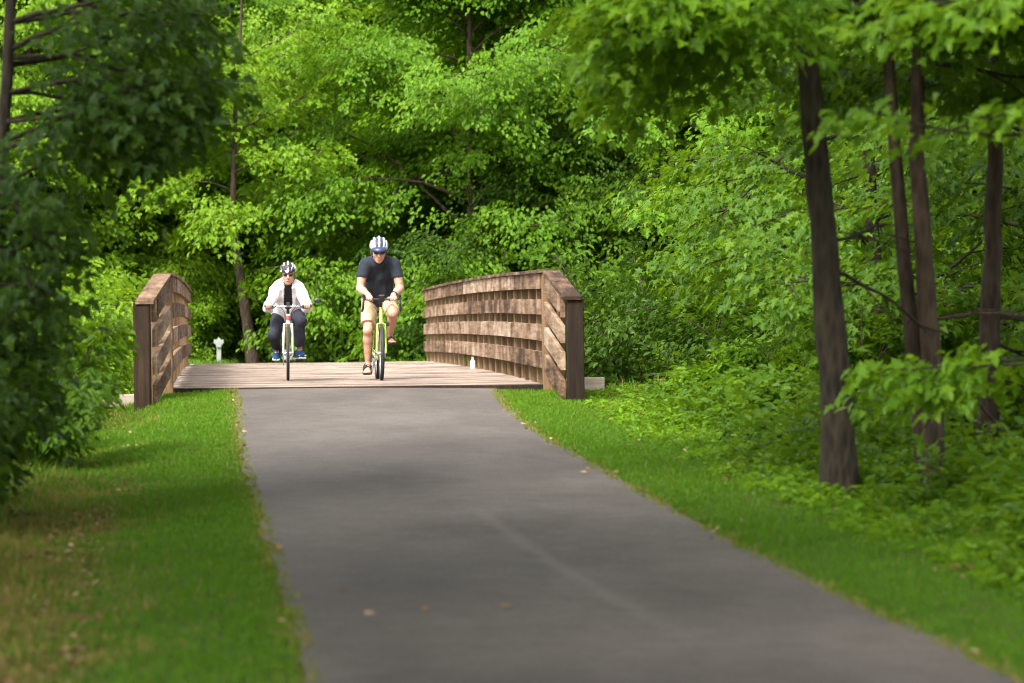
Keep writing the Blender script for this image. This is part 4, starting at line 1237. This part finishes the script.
for (xp, Y, k, sc, lab, m) in (
        (105, 79, 0, 1.5, 'tall pale bush seen above the wing of the left railing', M_lime),
        (160, 80, 2, 1.45, 'tall pale bush over the near end of the left railing', M_lime),
        (205, 82, 1, 1.5, 'tall pale bush above the white marker post', M_lime),
        (285, 84, 2, 1.45, 'tall bright bush above the woman in the white jacket', M_lime),
        (440, 82, 1, 1.5, 'tall bright bush right of the shoulder of the man', M_bright),
        (50, 78, 2, 1.5, 'tall pale bush low behind the left edge foliage', M_lime),
        (172, 77, 1, .75, 'low bright bush left of the white marker post', M_lime),
        (222, 80, 0, .8, 'low bush right behind the white marker post', M_bright),
        (272, 79.5, 2, .65, 'bush right behind the seated woman', M_mid),
        (305, 80.5, 1, .8, 'green bush between the two cyclists', M_mid),
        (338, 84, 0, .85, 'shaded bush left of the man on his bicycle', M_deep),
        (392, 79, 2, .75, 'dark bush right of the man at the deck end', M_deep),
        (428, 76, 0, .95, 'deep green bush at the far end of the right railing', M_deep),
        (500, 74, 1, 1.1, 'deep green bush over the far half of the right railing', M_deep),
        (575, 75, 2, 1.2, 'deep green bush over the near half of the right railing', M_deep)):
    shrub(px(xp, Y), Y, k, sc, lab, m, gF)
# near understory
gU = 'shrubs under the right hand trees'
for (x, Y, k, sc, lab, m) in (
        (4.4, 33.5, 1, .55, 'low shrub between the twin trunks and the rightmost trunk', M_mid),
        (5.4, 30.5, 0, .6, 'low leafy shrub behind the rightmost trunk', M_mid),
        (3.4, 36.5, 2, .55, 'low shrub behind the thick dark trunk', M_mid),
        (4.9, 38.5, 0, .75, 'shrub farther back between the trunks', M_mid),
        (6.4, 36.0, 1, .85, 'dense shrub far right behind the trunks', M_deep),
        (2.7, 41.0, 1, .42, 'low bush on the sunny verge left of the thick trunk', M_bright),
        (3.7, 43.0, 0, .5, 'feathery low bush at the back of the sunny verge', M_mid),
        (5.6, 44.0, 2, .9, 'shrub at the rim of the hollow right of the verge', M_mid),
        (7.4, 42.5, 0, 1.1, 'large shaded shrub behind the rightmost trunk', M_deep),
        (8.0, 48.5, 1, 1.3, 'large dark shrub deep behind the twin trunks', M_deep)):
    shrub(x, Y, k, sc, lab, m, gU)

# --- maples near the path: mesh kinds with lobed leaves
MPN = [0]
def maple(x, Y, k, sc, label, m, group, rz=None):
    MPN[0] += 1; sd = 900 + MPN[0]
    rg = np.random.default_rng(sd); H, nl, lm = ((7.5, 24, 3.3), (8, 26, 3.1))[k]; zb = float(terrain(x, Y)) - .05
    limbs = wood_limbs(rg, nl, .8, H * .92, lm, .95, (-.1, .4), .55, 1.15)
    T, LM, SP, SD, rr_ = grow(sd, H, .12, limbs, 6, 6, (0, 0), .40, None, (x, Y, zb, 0, sc))
    me = spray_leaves(rr_, SP, SD, 20, .40, .32, .105, .32, T_MAPLE, 'crown', m, 1.0)
    return Kind(T, LM, me, M_bark).place('maple_tree', (x, Y, zb), 0, sc, label, 'tree', group)
gM = 'maples standing back from the path'
for (x, Y, k, sc, lab, m) in (
        (4.0, 42.0, 0, .95, 'maple whose low branches hang over the sunny verge right of the bridge', M_mid),
        (5.6, 38.0, 1, 1.0, 'maple with leafy branches behind the thick dark trunk', M_mid),
        (6.4, 45.5, 0, 1.05, 'maple in the hollow between the thick trunk and the twin trunks', M_mid),
        (8.6, 42.0, 1, 1.05, 'maple far right behind the twin trunks', M_deep),
        (7.2, 34.0, 0, 1.0, 'shaded maple behind the rightmost trunk at the picture edge', M_deep),
        (3.7, 50.5, 1, 1.0, 'maple rising from the hollow over the right wing of the bridge', M_bright),
        (10.0, 49.0, 0, 1.1, 'deep shaded maple at the far right edge of the wood', M_deep),
        (-8.3, 40.0, 1, 1.0, 'maple behind the dark foreground tree at the left edge', M_mid),
        (-10.0, 49.0, 1, 1.0, 'bright maple beyond the creek hollow at the left edge', M_lime)):
    maple(x, Y, k, sc, lab, m, gM)

def special(name, seed, x, Y, r0, H, tp, limbs, m, label, leaf=.108, nsec=6, nspray=6, mm=20, spread=.42, group=None, bark=M_bark, extra=None, cat='tree', z=None, jit=.12):
    zb = (float(terrain(x, Y)) if z is None else z)
    T, LM, SP, SD, rr_ = grow(seed, H, r0, limbs, nsec, nspray, (0, 0), spread, [(0, 0, -.5)] + tp, (x, Y, zb, 0, 1.0), jit)
    me = spray_leaves(rr_, SP, SD, mm, .42, .34, leaf, .32, T_MAPLE, 'crown', m, 1.0)
    e = empty(name, (x, Y, zb)); tag(e, label, cat, group)
    Kd = Kind(T, LM, me, bark)
    obj('trunk', Kd.trunk, e)
    if extra is not None: obj('trunk', Kind._md(extra, 'trunk', bark), e)
    for l in Kd.limbs: obj('branch', l, e)
    obj('crown', me, e)
    return e
rg = np.random.default_rng(9)
def canopy(n, h0, h1, l0, l1, azc=None, azw=PI, zf=2.75):
    return [(h0 + (h1 - h0) * ((i + rg.uniform(0, 1)) / n) ** 1.2, (i * 2.4 if azc is None else azc + rg.uniform(-azw, azw)), rg.uniform(l0, l1), rg.uniform(.15, .6), .22, zf) for i in range(n)]
# thick dark trunk
special('maple_tree', 51, 2.43, 28.2, .155, 11, [(-.02, 0, 0), (-.05, 0, .8), (-.12, 0, 1.7), (-.20, 0, 2.6), (-.27, 0, 3.5), (-.25, .1, 5), (-.1, .2, 7.5), (.1, .1, 10.5)],
        canopy(22, 3.7, 9.8, 2.4, 3.8, zf=3.5) + [(3.6, PI + .3, 2.1, .15, .2, 3.35), (3.6, PI - .9, 2.2, .12, .2, 3.2), (3.55, 2.4, 2.3, .1, .2, 2.9), (3.6, -1.9, 1.8, .12, .2, 3.35), (3.6, -.4, 1.9, .12, .2, 3.3), (3.6, .6, 2.1, .1, .2, 3.25), (3.7, PI + 1.0, 2.0, .1, .2, 3.5), (3.6, PI - .2, 2.6, .1, .15, 3.2), (1.7, .5, 1.2, -.1, .6, 9), (1.9, 1.0, 1.3, .1, .5, 9)],
        M_bright, 'tall maple with a thick dark leaning trunk right of the path', bark=M_bark)
# twin trunks
stem2 = MB(); tps = np.array([(.02, .05, -.5), (-.05, .06, .1), (-.10, .08, .8), (-.20, .1, 1.7), (-.28, .12, 2.7), (-.40, .2, 4.5), (-.6, .4, 7.5)])
stem2.tube(np.array([lerp_pts(tps, t)[0] for t in np.linspace(0, 1, 24)]), np.linspace(.085, .03, 24), 10)
special('maple_tree', 52, 3.16, 28.8, .105, 10, [(0, 0, 0), (-.01, 0, .8), (-.06, 0, 1.7), (-.12, 0, 2.5), (-.11, .05, 3.4), (.0, .1, 5), (.2, .1, 7.5), (.3, 0, 9.8)],
        canopy(18, 3.6, 9, 1.8, 3.0, zf=3.1) + [(3.5, -1.3, 1.5, .12, .2, 3.3), (3.3, .2, 1.8, .12, .2, 2.9), (3.6, -.5, 1.8, .1, .2, 3.3), (1.35, .2, 1.3, .1, .6, 9), (1.0, .7, 1.4, -.2, .4, 9)],
        M_mid, 'maple with two slim brown trunks rising from one base', bark=M_bark2, extra=stem2)
special('maple_tree', 53, 3.86, 31.2, .115, 11, [(0, 0, 0), (.01, 0, .8), (.03, 0, 1.7), (.06, 0, 2.6), (.09, .05, 3.6), (.1, .1, 6), (.0, .1, 8), (-.1, 0, 10.8)],
        canopy(18, 3.6, 10, 2.0, 3.2, zf=3.1) + [(3.6, -2.2, 1.7, .12, .2, 3.3), (3.4, -.8, 1.7, .1, .2, 3.1), (3.4, 2.8, 1.7, .1, .2, 3.0), (1.5, .1, 1.6, .05, .7), (1.0, .4, 1.6, -.15, .5), (1.3, 1.0, 1.5, -.1, .5)],
        M_mid, 'maple with a single straight brown trunk at the right picture edge', bark=M_bark2)
# tree just outside the right edge; its sprays hang into the view
special('maple_tree', 54, 3.95, 23.5, .12, 9, [(0, 0, 0), (0, 0, 1), (.05, 0, 2), (0, 0, 4), (-.1, 0, 6.5), (0, .1, 8.8)],
        canopy(14, 3.9, 8.2, 1.8, 3.0, zf=3.3) + [(2.78, PI - .02, 1.75, .02, .03, 2.70), (2.86, PI + .25, 1.6, .02, .03, 2.76), (3.5, PI + .15, 1.7, .05, .1, 3.35), (2.35, PI - .8, .8, .0, .1, 2.2)],
        M_bright, 'maple at the right edge whose pale sprays hang before the twin trunks', mm=10, spread=.20, nspray=4, jit=.05)
special('maple_sapling', 60, 3.75, 26.6, .022, 2.2, [(0, 0, 0), (0, 0, .7), (.03, 0, 1.5), (0, 0, 2.1)],
        [(1.12, PI + .05, 1.25, .04, .08, 1.0), (1.16, PI - .4, 1.05, .04, .08, 1.02)],
        M_bright, 'thin sapling with flat leafy sprays in front of the twin trunks', mm=9, spread=.26, cat='sapling', nspray=4, jit=.05)
# dark tree at the left edge
special('maple_tree', 55, -3.70, 27.0, .095, 10, [(0, 0, 0), (.02, 0, .9), (.02, 0, 1.7), (.08, 0, 2.4), (.14, 0, 3.1), (.2, .1, 4.5), (.1, .1, 7), (0, 0, 9.5)],
        canopy(18, 4.2, 9, 2.0, 3.4, zf=3.5) + [(2.75, .0, 2.7, .46, .45), (3.1, .2, 2.9, .38, .45), (3.4, -.3, 2.2, .30, .5), (3.35, .15, 2.1, .1, .15), (3.6, -.7, 1.8, .08, .15), (3.6, .4, 2.3, .22, .4), (3.9, .9, 2.2, .1, .35), (2.4, -1.2, 1.3, .1, .3), (2.0, .5, .9, .0, .4), (1.3, -.2, .8, .0, .4), (2.6, 1.8, 1.6, .1, .3), (1.75, -.25, 1.1, .05, .4), (1.9, .8, 1.3, .0, .4), (1.0, -.6, .8, -.1, .4), (2.9, -.9, 1.6, .1, .3), (3.1, .3, 2.3, .05, .2), (2.45, .05, 1.75, .38, .35), (2.7, -.5, 1.7, .2, .5), (2.9, .45, 2.1, .1, .4), (3.1, -.1, 2.1, .1, .4), (3.3, .8, 2.2, .1, .5), (2.0, -.9, 1.2, .0, .6), (2.1, .5, 1.3, .05, .6),
                                      (1.6, -.3, .95, .0, .7), (1.5, -2, 1.2, .1, .6), (2.3, 2.5, 1.4, .1, .5), (1.3, 1.2, 1.0, .0, .6), (1.2, .1, .8, -.1, .5)],
        M_deep, 'dark maple at the left picture edge reaching over the path', bark=M_bark, mm=8, nspray=4)
gN = 'unseen trees added to shade the near path'  # out-of-frame trees, put in to darken the near path and verges
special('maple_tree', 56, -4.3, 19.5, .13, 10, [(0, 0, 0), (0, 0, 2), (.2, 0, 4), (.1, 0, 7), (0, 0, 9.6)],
        canopy(34, 4.2, 9, 3.4, 5.2, zf=3.9), M_deep, 'unseen maple left of the path, added to shade the near asphalt', group=gN, mm=36)
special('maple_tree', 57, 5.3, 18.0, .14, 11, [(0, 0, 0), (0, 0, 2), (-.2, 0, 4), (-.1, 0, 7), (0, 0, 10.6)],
        canopy(34, 4.2, 9.5, 3.2, 5.0, zf=3.9), M_mid, 'unseen maple right of the path, added to shade the near asphalt', group=gN, mm=36)

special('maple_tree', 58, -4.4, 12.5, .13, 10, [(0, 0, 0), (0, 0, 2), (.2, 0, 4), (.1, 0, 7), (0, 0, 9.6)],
        canopy(34, 4.2, 9, 3.6, 5.6, zf=3.9), M_deep, 'unseen maple on the left nearest the viewer, added to shade the path', group=gN, mm=36)

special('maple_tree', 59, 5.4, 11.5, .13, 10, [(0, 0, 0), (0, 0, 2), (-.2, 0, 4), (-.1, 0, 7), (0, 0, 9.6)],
        canopy(34, 4.2, 9, 3.4, 5.2, zf=3.9), M_deep, 'unseen maple on the right nearest the viewer, added to shade the path', group=gN, mm=36)

# the leaning trunk at the far end of the deck
special('leaning_tree', 61, px(253, 76), 76.0, .16, 8, [(0, 0, 0), (-.05, 0, .5), (-.16, 0, 1.2), (-.30, 0, 2.1), (-.40, 0, 3.2), (-.35, 0, 5), (-.2, 0, 7.6)],
        canopy(15, 2.7, 6.5, 1.4, 2.6, zf=2.0), M_lime, 'tree with a dark leaning trunk at the deck end left of the woman', mm=18, bark=M_bark2)

# --- dark shrubs along the left verge
gS = 'dark shrubs along the left verge'
for (x, Y, k, sc, lab, m) in (
        (-3.75, 32.5, 0, .62, 'leafy shrub whose sprays cross the left wing post of the bridge', M_mid),
        (-4.7, 34.5, 2, .62, 'shrub behind the sprays near the left wing post', M_mid),
        (-4.2, 29.0, 1, .72, 'dark shrub below the left edge tree, middle of the verge', M_deep),
        (-3.7, 25.6, 0, .60, 'dark shrub at the left picture edge beside the grass', M_deep),
        (-4.4, 26.8, 2, .75, 'tall dark shrub around the left edge trunk', M_deep),
        (-3.6, 22.3, 1, .50, 'small dark shrub low at the left picture edge', M_deep),
        (-5.6, 38.5, 1, .85, 'mid green shrub on the slope left of the bridge', M_mid),
        (-5.5, 42.5, 0, .55, 'low shrub on the slope beside the left wing post', M_bright)):
    KOL[0] = -.55 if Y == 32.5 else 0.0
    shrub(x, Y, k, sc, lab, m, gS)
KOL[0] = 0.0

# --- grass, weeds and litter (nobody could count them)
def patch(x, y, f=1.0):
    return (np.sin(x * 2.1 * f + 1.7 * np.sin(y * .8 * f)) * np.sin(y * 1.3 * f + x * .5) + .6 * np.sin(x * 5.3 * f - y * 2.9 * f + 2) + .4 * np.sin(x * 9.1 * f + y * 7.7 * f)) / 2
rng = np.random.default_rng(77)
def blades(x, y, hgt, wid, var):
    n = len(x); z = terrain(x, y) - .005
    a = rng.uniform(0, 2 * PI, n); dx, dy = np.cos(a), np.sin(a)
    lean = rng.uniform(.15, .8, n); la = rng.uniform(0, 2 * PI, n)
    lx, ly = np.cos(la) * lean * hgt, np.sin(la) * lean * hgt
    V = np.empty((n, 5, 3))
    for i, (s, t, l) in enumerate(((-.5, 0, 0), (.5, 0, 0), (.42, .55, .3), (-.42, .55, .3), (0, 1, 1))):
        V[:, i, 0] = x + dx * wid * s + lx * l; V[:, i, 1] = y + dy * wid * s + ly * l; V[:, i, 2] = z + hgt * t * (1 - .25 * lean * l)
    base = (np.arange(n) * 5)[:, None]
    loops = (base + np.array([0, 1, 2, 3, 3, 2, 4])).ravel()
    starts = ((np.arange(n) * 7)[:, None] + np.array([0, 4])).ravel()
    return V.reshape(-1, 3), loops, starts, np.repeat(var, 2)
def scatter(n, side, y0, y1, d0, d1, pw=1.0):
    y = rng.uniform(y0, y1, n); d = d0 + (d1 - d0) * rng.uniform(0, 1, n) ** pw
    x = left_edge(y) - d if side < 0 else right_edge(y) + d
    return x, y, d
parts = []
for side in (-1, 1):
    n = 150000 if side < 0 else 165000
    x, y, d = scatter(n, side, 14.5, 46.0, -.06, 3.0 if side < 0 else 3.6, 1.15)
    yb = (y - BY0) * bc - (x - BX) * bs; lx = (x - BX) * bc + (y - BY0) * bs
    ok = ~((yb > -.25) & (np.abs(lx) < 2.75)); x, y, d = x[ok], y[ok], d[ok]
    pt = patch(x, y); cl = patch(x, y, 2.7)
    mow = smooth(.9, 2.0, d)
    h = (.045 + .05 * mow + .10 * mow * np.clip(cl, 0, 1)) * rng.uniform(.55, 1.35, len(x)) * (1 + .5 * np.clip(cl, -.5, 1))
    if side < 0:
        dry = smooth(.55, 1.5, d + .25 * pt) * (1 - smooth(23, 36, y)) * 1.15 + .45 * smooth(.1, .9, pt) * smooth(.3, 1, d) + .35 * smooth(36, 42, y) * smooth(.6, 1.2, d)
    else:
        dry = .55 * smooth(.25, .9, pt) * smooth(.6, 1.6, d) + .75 * smooth(36, 43, y) * smooth(.5, 1.6, d) * smooth(-.3, .5, pt)
    edge = np.exp(-np.clip(d, 0, 9) / .05) * .55
    tanny = rng.uniform(0, 1, len(x)) < np.clip(dry * .66 + edge + .015, 0, .85)
    var = np.where(tanny, rng.uniform(0, .22, len(x)), np.clip(rng.normal(.52, .11, len(x)) + .16 * smooth(36, 44, y) + .06 * pt, .49, 1))
    parts.append(blades(x, y, h, rng.uniform(.006, .011, len(x)) * (1 + .4 * mow), var))
# a strip of grass at the far bank
n = 26000; x = rng.uniform(-11, 6, n); y = rng.uniform(71.2, 80, n)
pcx = far_path_c(y - BY0 - BLEN); ok = np.abs(x - pcx) > 1.5; x, y = x[ok], y[ok]
parts.append(blades(x, y, rng.uniform(.06, .22, len(x)), rng.uniform(.012, .02, len(x)), np.clip(rng.normal(.6, .15, len(x)), .1, 1)))
Vs, Ls, Ss, As = [], [], [], []; nv = nl_ = 0
for V, l, s_, a in parts:
    Vs.append(V); Ls.append(l + nv); Ss.append(s_ + nl_); As.append(a); nv += len(V); nl_ += len(l)
gr = obj('grass', mesh_data('grass', np.concatenate(Vs), np.concatenate(Ls), np.concatenate(Ss), [M_grass], False, np.concatenate(As)))
tag(gr, 'green mown grass with dry patches along both sides of the path', 'grass', None, 'stuff')

def weeds(name, side, n, y0, y1, d0, d1, m, label, leaf, hmax, mp=16, pw=.8, hs_=3.0):
    x, y, d = scatter(n, side, y0, y1, d0, d1, pw)
    yb = (y - BY0) * bc - (x - BX) * bs; lx = (x - BX) * bc + (y - BY0) * bs
    ok = ~((yb > -.3) & (np.abs(lx) < 2.8)); x, y, d = x[ok], y[ok], d[ok]
    pt = patch(x, y, 1.1); ok = rng.uniform(-.9, .6, len(x)) < pt; x, y, d, pt = x[ok], y[ok], d[ok], pt[ok]
    n = len(x); z = terrain(x, y)
    H = (.08 + hmax * smooth(d0, d0 + hs_, d) * rng.uniform(.3, 1, n)) * (1 + .5 * pt)
    a = rng.uniform(0, 2 * PI, (n, mp)); t = rng.uniform(.1, 1, (n, mp)); r = (.03 + .5 * H[:, None] * (1 - .5 * t)) * rng.uniform(.2, 1, (n, mp))
    pos = np.stack([x[:, None] + r * np.cos(a), y[:, None] + r * np.sin(a), z[:, None] + H[:, None] * t], -1)
    al = np.stack([np.cos(a), np.sin(a), rng.normal(.05, .4, (n, mp))], -1)
    nr = np.stack([.35 * np.cos(a), .35 * np.sin(a), np.full((n, mp), .9)], -1) + rng.normal(0, .3, (n, mp, 3))
    ln = leaf * rng.uniform(.5, 1.3, (n, mp)) * (.6 + .6 * np.clip(H / .3, 0, 1))[:, None]
    var = np.clip(.5 + rng.normal(0, .12, (n, 1)) + rng.normal(0, .12, (n, mp)) , 0, 1)
    me = leaf_mesh(name, pos.reshape(-1, 3), al.reshape(-1, 3), nr.reshape(-1, 3), ln.ravel(), ln.ravel() * .75, T_OVATE, m, var.ravel())
    o = obj(name, me); tag(o, label, 'weeds', None, 'stuff'); return o
weeds('undergrowth', 1, 7500, 16, 45.5, .9, 5.0, M_bright, 'leafy green weeds spreading under the trees right of the path', .075, .46)
weeds('undergrowth', -1, 2600, 17, 45.0, 1.6, 4.5, M_deep, 'dark leafy weeds below the shrubs left of the path', .075, .34)
weeds('undergrowth', 1, 3000, 16.5, 43, 1.25, 5.5, M_mid, 'taller leafy undergrowth round the trunks right of the path', .085, .62, 30, .9, 1.1)
weeds('undergrowth', -1, 1100, 18, 43, 1.8, 4.5, M_mid, 'taller leafy undergrowth among the shrubs left of the path', .085, .5, 26, .9, 1.0)
def litter(parts_):
    X, Y = [], []
    for side, n, y0, y1, d0, d1 in parts_:
        x, y, d = scatter(n, side, y0, y1, d0, d1); pt = patch(x, y); ok = rng.uniform(-.7, .7, n) < pt + .15
        X.append(x[ok]); Y.append(y[ok])
    x, y = np.concatenate(X), np.concatenate(Y); n = len(x)
    pos = np.stack([x, y, terrain(x, y) + rng.uniform(.01, .06, n)], -1); a = rng.uniform(0, 2 * PI, n)
    al = np.stack([np.cos(a), np.sin(a), rng.normal(0, .35, n)], -1); nr = np.array([0, 0, 1.0]) + rng.normal(0, .4, (n, 3))
    ln = rng.uniform(.025, .06, n)
    return leaf_mesh('leaf_litter', pos, al, nr, ln, ln * .8, T_OVATE, M_litter, rng.uniform(0, 1, n))
lt = obj('leaf_litter', litter([(-1, 4200, 15, 27, 1.0, 3.0), (-1, 500, 27, 43, .9, 2.4), (1, 600, 16, 44, .8, 3.5), (-1, 60, 15, 44, -.10, .10), (1, 80, 15, 44, -.10, .10)]))
tag(lt, 'dry brown leaf litter lying in the grass beside the path', 'leaf litter', None, 'stuff')

# --- single fallen leaves on the asphalt
LF = [(503, 611, .5, .11, 'brown fallen leaf on the path, nearest the middle of the lower asphalt'), (366, 618, .85, .10, 'tan fallen leaf lying low on the left half of the path'),
      (340, 593, .3, .08, 'small dark fallen leaf near the left edge of the path'), (422, 613, .45, .08, 'small brown fallen leaf left of the nearest brown leaf'),
      (586, 475, .95, .10, 'pale yellow fallen leaf near the right path edge below the grass curve'), (522, 426, .9, .10, 'pale fallen leaf on the light asphalt near the bridge'),
      (967, 656, 1.0, .12, 'yellow fallen leaf at the lower right edge of the path'), (717, 535, .9, .10, 'tan fallen leaf on the grass edge at the right bend'), (243, 434, .8, .10, 'pale fallen leaf at the left path edge near the bridge')]
for (xp, yp, v, sz, lab) in LF:
    Y = row_to_Y(yp); x = px(xp, Y); a = rT.uniform(0, 6.28)
    me = leaf_mesh('fallen_leaf', np.array([[0, 0, 0.0]]), np.array([[math.cos(a), math.sin(a), .1]]), np.array([[.1, -.25, 1.0]]), np.array([sz * .62]), np.array([sz * .62]), T_MAPLE, M_litter, np.array([v]))
    o = obj('fallen_leaf', me); o.location = (x, Y, float(path_z(Y)) + .022); tag(o, lab, 'leaf', 'fallen leaves on the path')

# ------------------------------------------------------------------ light, sky, camera
to_sun = Vector((-.42, -.72, .90)).normalized()
el = math.asin(to_sun.z); rot = math.atan2(to_sun.x, to_sun.y)
w = bpy.data.worlds.new('World'); scene.world = w; w.use_nodes = True
nt = w.node_tree; nt.nodes.clear()
out = nt.nodes.new('ShaderNodeOutputWorld'); bg_ = nt.nodes.new('ShaderNodeBackground')
sky = nt.nodes.new('ShaderNodeTexSky'); sky.sky_type = 'NISHITA'; sky.sun_disc = False
sky.sun_elevation = el; sky.sun_rotation = rot; sky.dust_density = 4.0; sky.air_density = 1.0
hs = nt.nodes.new('ShaderNodeHueSaturation'); hs.inputs['Saturation'].default_value = .25
nt.links.new(sky.outputs[0], hs.inputs['Color']); nt.links.new(hs.outputs[0], bg_.inputs[0])
bg_.inputs[1].default_value = .15
nt.links.new(bg_.outputs[0], out.inputs[0])
sl = bpy.data.lights.new('sun', 'SUN'); sl.energy = 1.5; sl.angle = R(14); sl.color = (1, .95, .86)
so = bpy.data.objects.new('sun', sl); link(so); so.rotation_euler = to_sun.to_track_quat('Z', 'Y').to_euler()
cam = bpy.data.cameras.new('camera'); cam.lens = 135; cam.sensor_width = 36; cam.clip_end = 4000; cam.clip_start = .1
co = bpy.data.objects.new('camera', cam); link(co)
co.location = (0, 0, CAMZ)
co.rotation_euler = (R(90) - math.atan((341.5 - HOR) / FPX), 0, 0)
cam.dof.use_dof = True; cam.dof.focus_distance = 48.5; cam.dof.aperture_fstop = 2.6
scene.camera = co
vs = scene.view_settings; vs.view_transform = 'Standard'; vs.look = 'None'; vs.gamma = 1; vs.use_curve_mapping = False
vs.exposure = 1.85
scene.cycles.use_denoising = True
try: scene.cycles.denoiser = 'OPENIMAGEDENOISE'
except Exception: pass
scene.cycles.max_bounces = 10; scene.cycles.diffuse_bounces = 6; scene.cycles.glossy_bounces = 2; scene.cycles.transmission_bounces = 4
scene.cycles.transparent_max_bounces = 4
scene.cycles.use_adaptive_sampling = True; scene.cycles.adaptive_threshold = .006; scene.cycles.filter_width = 1.15; scene.cycles.denoising_prefilter = 'ACCURATE'
